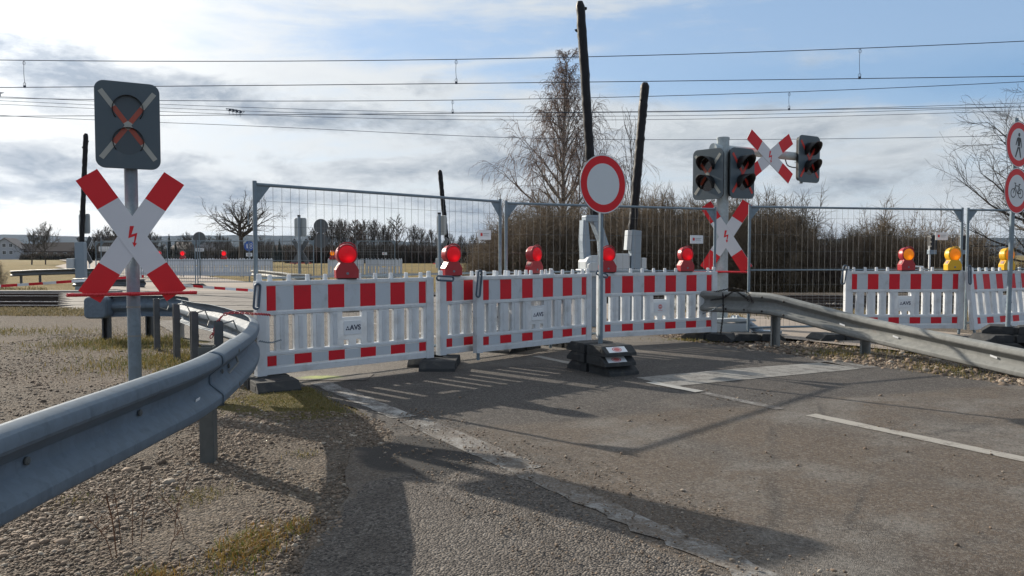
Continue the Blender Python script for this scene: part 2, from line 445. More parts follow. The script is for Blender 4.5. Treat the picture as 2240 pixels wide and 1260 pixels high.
M['roof_pale'] = simple('pale_sunlit_roof', (.17, .16, .16), .85, spec=.1)
M['glass_dark'] = simple('dark_window_glass', (.02, .025, .03), .12)
M['bark'] = simple('dark_bark', (.060, .050, .042), .9, 0, .3, 5)
M['twig'] = simple('dark_twigs', (.052, .044, .038), .9, 0, .3, 1.5)
M['twig_birch'] = simple('reddish_birch_twigs', (.150, .105, .088), .9, 0, .3, 1.5)
M['twig_hedge'] = simple('grey_brown_twigs', (.155, .118, .080), .9, 0, .4, .6)
M['twig_light'] = simple('pale_brown_twigs', (.13, .10, .08), .9, 0, .3, .8)
def birch_bark():
    m, t, b, o = new_mat('birch_bark'); v = coords(t); x, y, z = sep(t, v)
    n = noise(t, comb(t, x * 3.0, y * 3.0, z * 9.0), 1.4, 6, .65)
    _in(t, b.inputs['Base Color'], mixc(t, n.step(.45, .6), (.30, .28, .26), (.05, .042, .038))); b.inputs['Roughness'].default_value = .85
    return m
M['birch_bark'] = birch_bark()
M['conifer'] = simple('dark_conifer_needles', (.018, .030, .024), .9, 0, .3, 2)
# ------------------------------------------------------------------ the ground
C0 = np.array([1.61, 7.52]); DU = np.array([-.517, .856]); NV = np.array([.856, .517])    # road: origin on the centre line, along, across
def road(u, v): return tuple(C0 + DU * u + NV * v)
TRK_Y, TRK_S = 20.0, -.047                       # near track axis: y = 20.0 - .047 x
def vnoise(x, y, s, seed=0):
    """cheap smooth value noise on arrays"""
    x = x / s; y = y / s; xi = np.floor(x); yi = np.floor(y); fx = x - xi; fy = y - yi
    fx = fx * fx * (3 - 2 * fx); fy = fy * fy * (3 - 2 * fy)
    def h(a, b):
        q = np.sin(a * 127.1 + b * 311.7 + seed * 74.7) * 43758.5453
        return q - np.floor(q)
    return (h(xi, yi) * (1 - fx) + h(xi + 1, yi) * fx) * (1 - fy) + (h(xi, yi + 1) * (1 - fx) + h(xi + 1, yi + 1) * fx) * fy
def fbm(x, y, s, o=4, seed=0):
    t = 0; a = .5
    for k in range(o): t = t + a * vnoise(x, y, s / 2 ** k, seed + k); a *= .5
    return t / (1 - .5 ** o)
def sst(x, a, b):
    t = np.clip((x - a) / (b - a), 0, 1); return t * t * (3 - 2 * t)
def zones(X, Y):
    u = (X - C0[0]) * DU[0] + (Y - C0[1]) * DU[1]; v = (X - C0[0]) * NV[0] + (Y - C0[1]) * NV[1]
    n = fbm(X, Y, 1.6, 5, 3); n2 = fbm(X, Y, 5.0, 4, 9)
    q = Y - (TRK_Y + TRK_S * X)                            # distance beyond the near track axis
    ball = sst(q, -2.4, -1.9) * (1 - sst(q, 6.6, 7.2)) * sst(np.maximum(v - 3.6, -v - 3.6), 0, .3)
    field = sst(q + (n2 - .5) * 2, 8.0, 10.5)
    gr = np.zeros_like(X)
    def blob(cx, cy, rx, ry, a=1.0):
        return a * np.exp(-(((X - cx) / rx) ** 2 + ((Y - cy) / ry) ** 2))
    for b in ((-5.4, 11.4, 1.3, 1.0), (-4.2, 9.4, .8, .9), (-3.2, 8.2, .5, .6), (-2.05, 6.75, .55, .55, 1.2), (-1.65, 6.2, .4, .35), (-1.75, 7.35, .6, .25, .9), (-1.18, 3.35, .28, .42, 1.0), (-1.55, 3.0, .22, .2, .7),
              (-1.7, 4.1, .2, .2, .5), (2.6, 11.7, .8, .3, .7), (4.3, 10.0, .5, .6, .6), (5.0, 8.6, .4, .6, .5), (-8.4, 13.2, 2.4, .7, .5)):
        gr = gr + blob(*b)
    band = sst(q, -4.2, -3.0) * (1 - sst(q, -2.3, -1.9)) * sst(-v, 3.2, 4.0)
    gr = gr + band * 1.1 + sst(q, 7.0, 8.0) * (1 - field)
    gr = sst(gr * (.55 + n) - .1, .25, .75) * (1 - ball)
    return ball, field, gr, u, v, n, q
def axis(segs):
    out = []
    for a, b, n in segs: out += list(np.linspace(a, b, n, endpoint=False))
    return out
gx = axis([(-6000, -400, 14), (-400, -60, 22), (-60, -14, 46), (-14, -4.5, 95), (-4.5, 0.2, 150), (.2, 8, 90), (8, 30, 60), (30, 120, 30), (120, 700, 20), (700, 6000, 13)]) + [6000]
gy = axis([(-300, -20, 8), (-20, .5, 20), (.5, 7.5, 190), (7.5, 13, 90), (13, 31, 110), (31, 80, 50), (80, 400, 30), (400, 7000, 20)]) + [7000]
GX, GY = np.meshgrid(np.array(gx), np.array(gy))
ball, field, grs, U_, V_, n_, q_ = zones(GX, GY)
inroad = 1 - sst(np.maximum(V_ - 3.0, -V_ - 3.28), -.42, -.04)
near = np.exp(-((GX / 9) ** 2 + ((GY - 5) / 14) ** 2))
Z = (fbm(GX, GY, .9, 5, 21) - .5) * .05 * near + (fbm(GX, GY, 4, 3, 5) - .5) * .06 * np.clip(near + .3, 0, 1)
Z = Z + grs * near * .03 * fbm(GX, GY, .25, 3, 2) - .012
Z = Z * (1 - inroad) - .03 * inroad
chipz = sst(GX, -.93, -.55) * (1 - sst(GY, 5.0, 5.8)) * (GX < 3)
Z = np.where(chipz > 0, Z * (1 - chipz) - .03 * chipz, Z)
Z = np.where(V_ > 3.6, np.minimum(Z, .0), Z)
Z = Z - ball * .17 + ball * (fbm(GX, GY, .22, 3, 8) - .5) * .05
Z = Z - field * .25 - sst(q_, 7.0, 9.0) * .15 * (1 - field)
bank = sst(q_, -2.9, -2.2) * (1 - sst(q_, -1.9, -1.5)) * (V_ < -3.6)
Z = Z + bank * .03
ny, nx = GX.shape
Vg = np.stack([GX.ravel(), GY.ravel(), Z.ravel()], 1)
ii = np.arange(ny * nx).reshape(ny, nx)
Fg = np.stack([ii[:-1, :-1].ravel(), ii[:-1, 1:].ravel(), ii[1:, 1:].ravel(), ii[1:, :-1].ravel()], 1)

def ground_mat():
    m, t, b, o = new_mat('ground'); P = wpos(t); x, y, z = sep(t, P)
    def at(nm):
        n = t.nodes.new('ShaderNodeAttribute'); n.attribute_name = nm; return S(t, n.outputs['Fac'])
    n1 = noise(t, P, .8, 6, .6); n2 = noise(t, P, 5.5, 6, .65); n3 = noise(t, P, 42, 4, .65)
    st = voro(t, P, 62, 'Color'); s1, s2, s3 = sep(t, st); sd = voro(t, P, 62, 'Distance'); sd2 = voro(t, P, 95, 'Distance')
    soil = mixc(t, n2, (.062, .043, .030), (.150, .110, .080))
    stone = mixc(t, s1, (.060, .053, .046), (.225, .192, .158))
    sm = ((s2 * .5 + n3 * .6 + n2 * .5) - .45).step(-.1, .35)
    grav = mixc(t, sm, soil, stone)
    grav = mixc(t, n1.step(.45, .72) * .45, grav, (.150, .116, .088))
    dry = mixc(t, noise(t, P, 9, 6, .7), (.095, .072, .026), (.23, .175, .080))
    grn = mixc(t, noise(t, P, 3.2, 5, .6), dry, (.06, .065, .02))
    gmask = (at('grass') + (n3 - .5) * .7 + (n2 - .5) * .3).step(.3, .65)
    col = mixc(t, gmask, grav, grn)
    bl = mixc(t, s1, (.035, .030, .027), (.13, .118, .105))
    col = mixc(t, at('ballast').step(.3, .7), col, bl)
    fy = noise(t, comb(t, x * .012, y * .06, 0.0), 1.0, 5, .6)
    fld = mixc(t, noise(t, comb(t, x * .5, y * .22, 0.0), 1.0, 7, .72), (.125, .092, .030), (.235, .172, .062))
    fld = mixc(t, fy.step(.52, .62) * .6, fld, (.095, .095, .032))
    fld = mixc(t, y.lin(300, 1500) , fld, (.09, .085, .06))
    col = mixc(t, (at('field') + (n2 - .5) * .5).step(.3, .7), col, fld)
    _in(t, b.inputs['Base Color'], col); b.inputs['Roughness'].default_value = .95; b.inputs['Specular IOR Level'].default_value = .2
    h = (sd * -1.4 + 1.0) * .8 + n3 * .8 + sd2 * -.6 + noise(t, P, 14, 5, .7) * 1.6
    bump(t, b, h, .9, .020)
    return m
g = np_mesh('ground', Vg, Fg, ground_mat(), smooth=True); tag(g, kind='structure')
for nm, arr in (('ballast', ball), ('field', field), ('grass', grs)):
    a = g.data.attributes.new(nm, 'FLOAT', 'POINT'); a.data.foreach_set('value', arr.ravel().astype(np.float32))
def gz(x, y):
    i = int(np.clip(np.searchsorted(gx, x) - 1, 0, nx - 2)); j = int(np.clip(np.searchsorted(gy, y) - 1, 0, ny - 2))
    return float(Z[j, i])

# ------------------------------------------------------------------ road, side path, footpath, markings
def jag(pts, amp, step, seed):
    """subdivide a polygon outline and roughen it"""
    r = random.Random(seed); out = []
    for i in range(len(pts)):
        a = np.array(pts[i]); b_ = np.array(pts[(i + 1) % len(pts)]); L = np.linalg.norm(b_ - a); k = max(1, int(min(L, 30) / step))
        for q in range(k):
            p = a + (b_ - a) * q / k
            out.append((p[0] + r.uniform(-amp, amp), p[1] + r.uniform(-amp, amp)))
    return out
def sheet(name, pts, z, mat, amp=0.0, step=.12, seed=1, **kw):
    p = jag(pts, amp, step, seed) if amp else list(pts)
    bm = bmesh.new(); f = bm.faces.new([bm.verts.new((x, y, z)) for x, y in p])
    f.normal_update()
    if f.normal.z < 0: f.normal_flip()
    bmesh.ops.triangulate(bm, faces=bm.faces[:])
    me = bpy.data.meshes.new(name); bm.to_mesh(me); bm.free(); me.materials.append(mat)
    ob = bpy.data.objects.new(name, me); COL.objects.link(ob); tag(ob, kind='structure'); return ob
def road_uv(t):
    P = wpos(t); x, y, z = sep(t, P)
    X = x - float(C0[0]); Y = y - float(C0[1])
    return P, X * float(DU[0]) + Y * float(DU[1]), X * float(NV[0]) + Y * float(NV[1])
def asphalt_base(t, P, u, v):
    n1 = noise(t, comb(t, u * .35, v * 1.0, 0.0), 1.1, 7, .62, .4); n2 = noise(t, P, 3.4, 8, .74); n3 = noise(t, P, 90, 3, .7)
    agg = voro(t, P, 190, 'Color'); a1, a2, a3 = sep(t, agg)
    c = mixc(t, n2, (.052, .046, .041), (.108, .098, .088))
    # brown dirt carried on by traffic, mostly on the near lane
    brown = (noise(t, comb(t, u * .5 + 7.0, v * .8, 0.0), 1.0, 6, .62).step(.30, .56)) * (1.0 - u.step(-1.2, .6) * .85)
    c = mixc(t, (brown * .72).clamp(), c, mixc(t, n2, (.070, .048, .031), (.150, .109, .074)))
    pale = noise(t, comb(t, u * .8 + 3.0, v * .55 + 9.0, 0.0), 1.25, 7, .66).step(.46, .63) * (1.0 - u.step(-1.5, 1.0) * .6)
    c = mixc(t, pale * .85, c, mixc(t, n2, (.11, .102, .093), (.225, .21, .19)))
    dk = noise(t, comb(t, u * .55 + 21.0, v * .9 + 2.0, 0.0), 1.0, 7, .66).step(.52, .70) * (1.0 - u.step(-1.2, .2))
    c = mixc(t, dk * .75, c, mixc(t, n2, (.042, .027, .017), (.090, .062, .040)))
    # dark newer patch across the road below the barriers, its edges straight across the road
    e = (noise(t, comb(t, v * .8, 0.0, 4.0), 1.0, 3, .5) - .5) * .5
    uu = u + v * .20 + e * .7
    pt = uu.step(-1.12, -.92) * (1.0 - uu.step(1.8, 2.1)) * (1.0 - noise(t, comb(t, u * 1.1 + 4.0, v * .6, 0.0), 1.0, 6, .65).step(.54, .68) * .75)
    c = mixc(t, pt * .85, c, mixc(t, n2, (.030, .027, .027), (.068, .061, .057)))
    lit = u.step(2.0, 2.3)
    c = mixc(t, lit * .6, c, mixc(t, n2, (.13, .115, .098), (.19, .168, .145)))  # road past the barriers' shadow lightened, sunlight put into the colour
    # cracks and tar lines
    ck = (voro(t, comb(t, u * .5 + (n2 - .5) * .35, v * .33 + (n2 - .5) * .35, 0.0), 1.0, 'Distance', 'DISTANCE_TO_EDGE')).step(.0, .012)
    c = mixc(t, (1.0 - ck) * .6 * n1.step(.4, .55), c, (.03, .028, .027))
    seam = ((u + v * .16 + e * .25 - .55).abs()).step(.0, .022)
    c = mixc(t, (1.0 - seam) * .7, c, (.025, .024, .024))
    # tyre marks across the junction
    tyre = noise(t, comb(t, u * 3.2 + v * .8, v * .22, 2.0), 1.0, 5, .7).step(.55, .8) * (1.0 - u.step(-.5, 1.5))
    c = mixc(t, tyre * .35, c, (.05, .043, .038))
    c = mixc(t, a1.step(.70, 1.0) * .42, c, (.25, .232, .21))
    c = mixc(t, a2.step(.68, .95) * .45, c, (.022, .020, .019))
    g2 = voro(t, P, 78, 'Color'); b1, b2, b3 = sep(t, g2)
    c = mixc(t, b1.step(.55, 1.0) * .38, c, (.23, .215, .195)); c = mixc(t, b2.step(.50, .95) * .42, c, (.020, .018, .017))
    return c, n2, n3, a3
def shaded_tar_patch(t, P, c):
    """a small repair of fresh black asphalt at the broken road edge, guardrail shadow painted into it"""
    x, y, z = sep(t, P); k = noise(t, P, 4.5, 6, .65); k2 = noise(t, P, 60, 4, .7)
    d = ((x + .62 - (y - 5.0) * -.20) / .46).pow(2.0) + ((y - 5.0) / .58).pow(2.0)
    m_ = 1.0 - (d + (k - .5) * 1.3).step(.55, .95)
    return mixc(t, m_ * .92, c, mixc(t, k2, (.009, .009, .010), (.040, .038, .037)))  # near-black tone also carries the guardrail's shadow, painted in
def asphalt():
    m, t, b, o = new_mat('asphalt'); P, u, v = road_uv(t)
    c, n2, n3, a3 = asphalt_base(t, P, u, v); c = shaded_tar_patch(t, P, c)
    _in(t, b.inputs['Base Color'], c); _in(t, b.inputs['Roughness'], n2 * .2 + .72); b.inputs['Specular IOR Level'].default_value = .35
    bump(t, b, voro(t, P, 190) * -1.0 + n3 * .6 + n2 * 1.6, .85, .006); return m
def paint(name, wear, c=(.62, .61, .58), chalk=False):
    m, t, b, o = new_mat(name); P, u, v = road_uv(t)
    ca, n2, n3, a3 = asphalt_base(t, P, u, v)
    k = noise(t, P, 7, 7, .72); k2 = noise(t, comb(t, u * 1.3, v * 7.0, 0.0), 1.0, 6, .7); k3 = noise(t, P, 60, 4, .7)
    f = (k * .55 + k2 * .35 + k3 * .45)
    msk = f.step(wear - .10, wear + .10)
    # the worn paint fades out towards its sides
    _in(t, b.inputs['Base Color'], mixc(t, msk, ca, mixc(t, k2, tuple(q * .72 for q in c), c)))
    b.inputs['Roughness'].default_value = .75; bump(t, b, voro(t, P, 190) * -1.0 + n3 * .5, .4, .005); return m
M['asphalt'] = asphalt()
def chips():
    m, t, b, o = new_mat('coarse_chippings'); P = wpos(t)
    vc = voro(t, P, 88, 'Color'); a, b_, c_ = sep(t, vc); n2 = noise(t, P, 2.4, 6, .65); n3 = noise(t, P, 60, 3, .6); vd = voro(t, P, 88)
    col = mixc(t, a, (.030, .026, .024), (.180, .158, .138)); col = mixc(t, b_.step(.82, 1.0) * .8, col, (.27, .245, .22))
    col = mixc(t, n2.step(.40, .7) * .5, col, (.068, .056, .047)); col = shaded_tar_patch(t, P, col)
    _in(t, b.inputs['Base Color'], col); b.inputs['Roughness'].default_value = .9
    bump(t, b, vd * -1.6 + n3 * .8 + n2 * 1.5, 1.0, .013); return m
M['chips'] = chips()
def fresh():
    m, t, b, o = new_mat('fresh_dark_asphalt'); P = wpos(t); n = noise(t, P, 70, 4, .7); n2 = noise(t, P, 4, 5, .6)
    _in(t, b.inputs['Base Color'], mixc(t, n * .7 + n2 * .3, (.018, .017, .018), (.078, .072, .068))); b.inputs['Roughness'].default_value = .8
    bump(t, b, n + voro(t, P, 90) * -.8, .7, .008); return m
def tan_path():
    m, t, b, o = new_mat('pale_footpath'); P = wpos(t); n = noise(t, P, 1.2, 7, .65); n3 = noise(t, P, 55, 4, .7)
    col = mixc(t, n, (.20, .165, .135), (.31, .265, .225)); col = mixc(t, n3.step(.6, .85) * .5, col, (.42, .38, .33))
    _in(t, b.inputs['Base Color'], col); b.inputs['Roughness'].default_value = .9; bump(t, b, n3, .4, .006); return m

right_edge = [road(u, 2.98) for u in (-9, -6, -3, 0, 1.5, 3.5, 6, 9, 11.2)]
left_edge = [road(11.0, -3.5), road(8, -3.45), road(4, -3.3), road(1.5, -3.15), (-1.32, 6.5), (-1.05, 5.95), (-1.08, 5.5), (-1.05, 4.9), (-.9, 4.2), (-.88, 3.1), (-.9, 1.5), (-1.0, -2.0)]
sheet('road', right_edge + left_edge, .002, M['asphalt'], .018, .12, 3)
far_rd = [road(23.2, -3.3), road(40, -3.4), road(70, -3.2), (-52, 88), (-74, 130), (-120, 205), (-112, 207), (-66, 130), (-45, 88), road(70, 3.2), road(40, 3.2), road(23.2, 3.1)]
fr = sheet('far_road', far_rd, -.02, tan_path()); 
ap = [(road(22.5, -3.6)), road(26, -3.6), road(26, 3.6), road(22.5, 3.6)]
sheet('side_path', [(-.92, -1.5), (-.90, 1.5), (-.87, 3.1), (-.86, 4.0), (-.80, 4.36), (-.50, 4.58), (-.2, 4.68), (.02, 4.66), (.25, 4.15), (.52, 3.62), (.75, 3.15), (1.15, 2.55), (1.6, 1.8), (2.0, .9), (2.2, -1.5)], .0042, M['chips'], .03, .07, 5)
sheet('footpath', [road(-8, 4.7), road(-3, 4.6), road(2, 4.5), road(11.0, 4.3), road(11.0, 7.4), road(2, 7.6), road(-3, 7.9), road(-8, 8.2)], .012, tan_path(), .03, .15, 6)

def stripe(name, a, b_, wd, z, mat, seg=.5, amp=.006, seed=2):
    a = np.array(a); b_ = np.array(b_); d = (b_ - a) / np.linalg.norm(b_ - a); n = np.array([-d[1], d[0]]) * wd / 2
    return sheet(name, [a - n, b_ - n, b_ + n, a + n], z, mat, amp, .08, seed)
worn = paint('worn_road_paint', .70, (.36, .36, .35)); chalky = paint('chalky_road_paint', .735, (.29, .29, .285)); solid = paint('road_paint', .60, (.345, .325, .29)); faded = paint('faded_stop_paint', .63, (.255, .25, .235)); bright = paint('bright_road_paint', .54, (.36, .36, .345)); ghost = paint('faded_road_paint', .73, (.29, .29, .28))
stripe('edge_line', (-1.95, 7.80), (-.86, 6.12), .20, .0058, worn, amp=.015, seed=4)
stripe('edge_line', (-.78, 6.02), (.10, 4.62), .24, .0058, ghost, seed=5)
stripe('edge_line', (.06, 4.60), (1.62, 2.05), .17, .0072, chalky, amp=.03, seed=6)
stripe('centre_line', (2.42, 6.22), (5.2, 1.6), .13, .0058, solid, seed=7)
stripe('centre_line', (1.80, 7.20), (2.26, 6.44), .11, .0058, ghost, seed=8)
stripe('centre_line', (1.40, 7.80), (1.77, 7.25), .12, .0095, bright, seed=9)
stripe('centre_line', (.30, 9.85), (1.2, 8.36), .12, .0058, solid, seed=10)
for k in range(5):
    stripe('centre_line', road(4.6 + k * 3.4, 0), road(6.4 + k * 3.4, 0), .12, .0058, solid, seed=11 + k)
sheet('stop_line', [(1.30, 8.10), (1.58, 7.56), (2.7, 8.12), (3.95, 8.72), (3.80, 9.30), (2.5, 8.72)], .0058, faded, .008, .1, 20)
sheet('stop_line', [(3.62, 9.36), (3.98, 8.78), (4.25, 8.85), (3.95, 9.42)], .0058, ghost, .01, .1, 21)
def green_spray():
    m, t, b, o = new_mat('green_spray_paint'); P, u, v = road_uv(t); c, n2, n3, a3 = asphalt_base(t, P, u, v)
    x, y, z = sep(t, P); d = (((x + 2.03) / .30).pow(2.0) + ((y - 8.12) / .15).pow(2.0)) * -1.0
    f = d.exp() * noise(t, P, 9, 6, .7) * 2.2
    _in(t, b.inputs['Base Color'], mixc(t, f.step(.35, 1.1) * .55, c, (.36, .44, .10))); b.inputs['Roughness'].default_value = .9; return m
sheet('sprayed_mark', [(-2.6, 7.92), (-1.5, 7.92), (-1.5, 8.38), (-2.6, 8.38)], .007, green_spray())

# crossing deck of slabs between and beside the rails
def ypos(x, k): return TRK_Y + TRK_S * x + k
mb = MB()
for t0, t1 in ((-2.35, -1.60), (-1.58, -.80), (-.66, -.02), (0, .66), (.80, 1.58), (1.60, 2.3), (2.32, 2.9), (2.92, 3.6), (3.74, 4.4), (4.42, 5.06), (5.20, 5.9), (5.92, 6.7)):
    uu = (TRK_Y + t0 - 7.52) / .856
    for s_ in range(5):
        xa = -13.6 + s_ * 2.35 + (-.6 * (t0)) + 1.5; xb = xa + 2.33
        mb.add([(xa, ypos(xa, t0), -.12), (xb, ypos(xb, t0), -.12), (xb, ypos(xb, t1), -.12), (xa, ypos(xa, t1), -.12),
                (xa, ypos(xa, t0), .012), (xb, ypos(xb, t0), .012), (xb, ypos(xb, t1), .012), (xa, ypos(xa, t1), .012)],
               [(0, 3, 2, 1), (4, 5, 6, 7), (0, 1, 5, 4), (2, 3, 7, 6), (1, 2, 6, 5), (3, 0, 4, 7)])
def slab_mat():
    m, t, b, o = new_mat('crossing_slabs'); P = wpos(t); x, y, z = sep(t, P)
    q = y + x * .047
    n = noise(t, P, 1.5, 6, .65); ln = noise(t, comb(t, x * .35, q * 5.5, 0.0), 1.0, 5, .7); fine = noise(t, P, 50, 3, .6)
    c = mixc(t, n, (.115, .100, .086), (.195, .176, .155)); c = mixc(t, ln.step(.5, .68) * .75, c, (.05, .045, .04)); c = mixc(t, ln.step(.28, .42) * -.3 + .3, c, (.36, .34, .31))
    _in(t, b.inputs['Base Color'], c); b.inputs['Roughness'].default_value = .8; bump(t, b, fine, .4, .005); return m
o = mb.build('crossing_deck', slab_mat()); tag(o, kind='structure')

# ------------------------------------------------------------------ railway tracks: rails and sleepers
def track(label, y0):
    r0 = thing('railway_track', label, 'railway track', (0, y0, 0), math.atan(TRK_S))
    for s_ in (-.72, .72):
        b = MB()
        b.box(-70, 70, s_ - .075, s_ + .075, -.165, -.150); b.box(-70, 70, s_ - .012, s_ + .012, -.150, -.036); b.box(-70, 70, s_ - .036, s_ + .036, -.036, -.002)
        b.box(-70, 70, s_ - .033, s_ + .033, -.002, .002, 1)
        b.build('rail', [M['rail_side'], M['rail_top']], r0)
    b = MB(); b.box(-.13, .13, -1.3, 1.3, -.30, -.165)
    first = None
    for k in range(90):
        x = -28 + k * .62
        if -13.5 < x < -2.2: continue
        if first is None:
            first = b.build('sleeper', M['sleeper'], r0, bevel=.02, seg=1); o = first
        else:
            o = first.copy(); COL.objects.link(o); o.parent = r0
        o.location = (x, 0, 0)
track('nearer railway track with shiny rail heads, close behind the fences', 20.0)
track('farther railway track just in front of the thicket and grass bank', 24.4)

# ------------------------------------------------------------------ loose stones
ICO_V = []
_p = (1 + 5 ** .5) / 2
for a in (-1, 1):
    for b in (-_p, _p): ICO_V += [(0, a, b), (a, b, 0), (b, 0, a)]
ICO_V = np.array(ICO_V, float); ICO_V /= np.linalg.norm(ICO_V[0])
def hull(V):
    bm = bmesh.new()
    for v in V: bm.verts.new(v)
    bmesh.ops.convex_hull(bm, input=bm.verts[:]); bm.normal_update()
    bm.verts.index_update(); F = [[v.index for v in f.verts] for f in bm.faces]; bm.free(); return np.array(F)
ICO_F = hull(ICO_V)
def pebbles(name, XY, size, mats, flat=.62, sink=.25, zf=None, label=None):
    n = len(XY); V = np.repeat(ICO_V[None], n, 0) * (1 + rng.uniform(-.28, .28, (n, 12, 1)))
    V = V * (size[:, None, None] * np.stack([rng.uniform(.8, 1.35, n), rng.uniform(.75, 1.1, n), rng.uniform(flat - .2, flat + .2, n)], 1)[:, None, :])
    a = rng.uniform(0, 6.283, n); ca, sa = np.cos(a)[:, None], np.sin(a)[:, None]
    x = V[..., 0] * ca - V[..., 1] * sa; y = V[..., 0] * sa + V[..., 1] * ca
    tl = rng.uniform(-.3, .3, n)[:, None]; z = V[..., 2] + x * tl
    zz = np.array([zf(p[0], p[1]) for p in XY]) if zf else np.zeros(n)
    V = np.stack([x + XY[:, 0, None], y + XY[:, 1, None], z + zz[:, None] + (size * flat * (.5 - sink))[:, None]], 2).reshape(-1, 3)
    F = (ICO_F[None] + (np.arange(n) * 12)[:, None, None]).reshape(-1, 3)
    o = np_mesh(name, V, F, mats); tag(o, label, 'stones', kind='stuff')
    return o
def stone_mat(name, a, b_, c):
    m, t, b, o = new_mat(name); P = wpos(t)
    n = t.nodes.new('ShaderNodeNewGeometry'); r = S(t, n.outputs['Random Per Island']); k = noise(t, P, 70, 3, .6)
    col = mixc(t, r, a, b_); col = mixc(t, (r * 7.31)._m('FRACT').step(.78, .95), col, c); col = mixc(t, k * .35, col, (.10, .085, .07))
    _in(t, b.inputs['Base Color'], col); b.inputs['Roughness'].default_value = .85; return m
STN = stone_mat('loose_stone', (.078, .055, .038), (.24, .176, .126), (.34, .295, .24))
def scatter(n, x0, x1, y0, y1, ok):
    out = []
    while len(out) < n:
        x = rng.uniform(x0, x1, 4 * n); y = rng.uniform(y0, y1, 4 * n)
        k = ok(x, y); out += list(zip(x[k], y[k]))
        if len(out) == 0: break
    return np.array(out[:n])
clump = lambda x, y: fbm(x, y, .5, 3, 33)
# nearest shoulder, densest where the camera looks down on it
P1 = scatter(42000, -3.4, -.80, 1.9, 6.2, lambda x, y: (x > -.68 * y - .25) & (x < -.86 + .05 * np.sin(y * 9)) & (rng.uniform(0, 1, x.shape) < (clump(x, y) * 2.0 - .5)))
s1 = np.exp(rng.normal(math.log(.0049), .52, len(P1))); s1 = np.clip(s1, .003, .019)
pebbles('shoulder_gravel', P1, s1, STN, zf=gz, label='loose brown and grey gravel of the shoulder below the near guardrail')
P2 = scatter(9000, -7.5, -1.3, 5.2, 13.0, lambda x, y: (x > -.70 * y) & ((x - 1.61) * .856 + (y - 7.52) * .517 < -3.7) & (rng.uniform(0, 1, x.shape) < (clump(x, y) * 1.5 - .3)))
pebbles('distant_gravel', P2, np.clip(np.exp(rng.normal(math.log(.0060), .45, len(P2))), .004, .03), STN, zf=gz, label='loose gravel behind the guardrail by the left warning signal')
P3 = scatter(150, -3.0, -.9, 2.0, 5.5, lambda x, y: (x > -.68 * y) & (clump(x, y) > .5))
pebbles('coarse_stones', P3, np.clip(np.exp(rng.normal(math.log(.020), .32, len(P3))), .012, .045), STN, flat=.6, sink=.3, zf=gz, label='fist sized pale stones among the gravel of the shoulder')
def verge_ok(x, y):
    v = (x - 1.61) * .856 + (y - 7.52) * .517
    return (v > 2.85) & (v < 4.75) & (rng.uniform(0, 1, x.shape) < clump(x, y) * 1.5 - .3)
P4 = scatter(5200, 2.4, 7.6, 5.0, 13.0, verge_ok)
pebbles('verge_rubble', P4, np.clip(np.exp(rng.normal(math.log(.017), .5, len(P4))), .007, .065), STN, zf=gz, label='earthy rubble and stones along the foot of the right guardrail')
P5 = scatter(2600, -1.25, 2.0, 1.8, 6.4, lambda x, y: (np.abs((x - 1.61) * .856 + (y - 7.52) * .517 + 3.0) < .35 + .5 * clump(x, y)) & (x > -.9))
pebbles('loose_chippings', P5, np.clip(np.exp(rng.normal(math.log(.0050), .35, len(P5))), .003, .014), STN, zf=lambda x, y: .016, label='loose chippings strewn along the broken road edge')
BST = stone_mat('ballast_stone', (.05, .043, .038), (.135, .12, .105), (.22, .2, .18))
def ball_ok(x, y):
    q = y - (TRK_Y + TRK_S * x); v = (x - 1.61) * .856 + (y - 7.52) * .517
    return (q > -2.3) & (q < 6.9) & (np.abs(v) > 4.2)
P6 = scatter(15000, -19, 17, 17, 28, ball_ok)
pebbles('track_ballast', P6, np.clip(rng.normal(.038, .01, len(P6)), .02, .07), BST, zf=gz, label='dark broken stone ballast of the railway tracks')
P7 = scatter(260, -.6, 5.0, 2.6, 7.4, lambda x, y: (clump(x, y) > .52) & ((x - 1.61) * .856 + (y - 7.52) * .517 < 2.8) & ((x - 1.61) * .856 + (y - 7.52) * .517 > -2.6))
pebbles('road_grit', P7, np.clip(np.exp(rng.normal(math.log(.006), .45, len(P7))), .003, .018), STN, zf=lambda x, y: .006, label='scattered grit and crumbs of earth on the road')

# ------------------------------------------------------------------ grass
def grass(name, XY, hgt, mats, label, wd=.006, lean=.6, zf=gz):
    n = len(XY); a = rng.uniform(0, 6.283, n); le = rng.uniform(.1, lean, n) * hgt; b = a + rng.normal(1.57, .5, n)
    z0 = np.array([zf(p[0], p[1]) for p in XY]) - .01
    P0 = np.stack([XY[:, 0], XY[:, 1], z0], 1); side = np.stack([np.cos(b), np.sin(b), 0 * b], 1) * (wd * rng.uniform(.6, 1.3, n))[:, None]
    mid = P0 + np.stack([np.cos(a) * le * .35, np.sin(a) * le * .35, hgt * .6], 1); tip = P0 + np.stack([np.cos(a) * le, np.sin(a) * le, hgt * rng.uniform(.75, 1.0, n)], 1)
    V = np.stack([P0 - side, P0 + side, mid - side * .7, mid + side * .7, tip], 1).reshape(-1, 3)
    k = (np.arange(n) * 5)[:, None]
    F = np.concatenate([k + np.array([[0, 1, 3]]), k + np.array([[0, 3, 2]]), k + np.array([[2, 3, 4]])])
    o = np_mesh(name, V, F, mats); tag(o, label, 'grass', kind='stuff'); return o
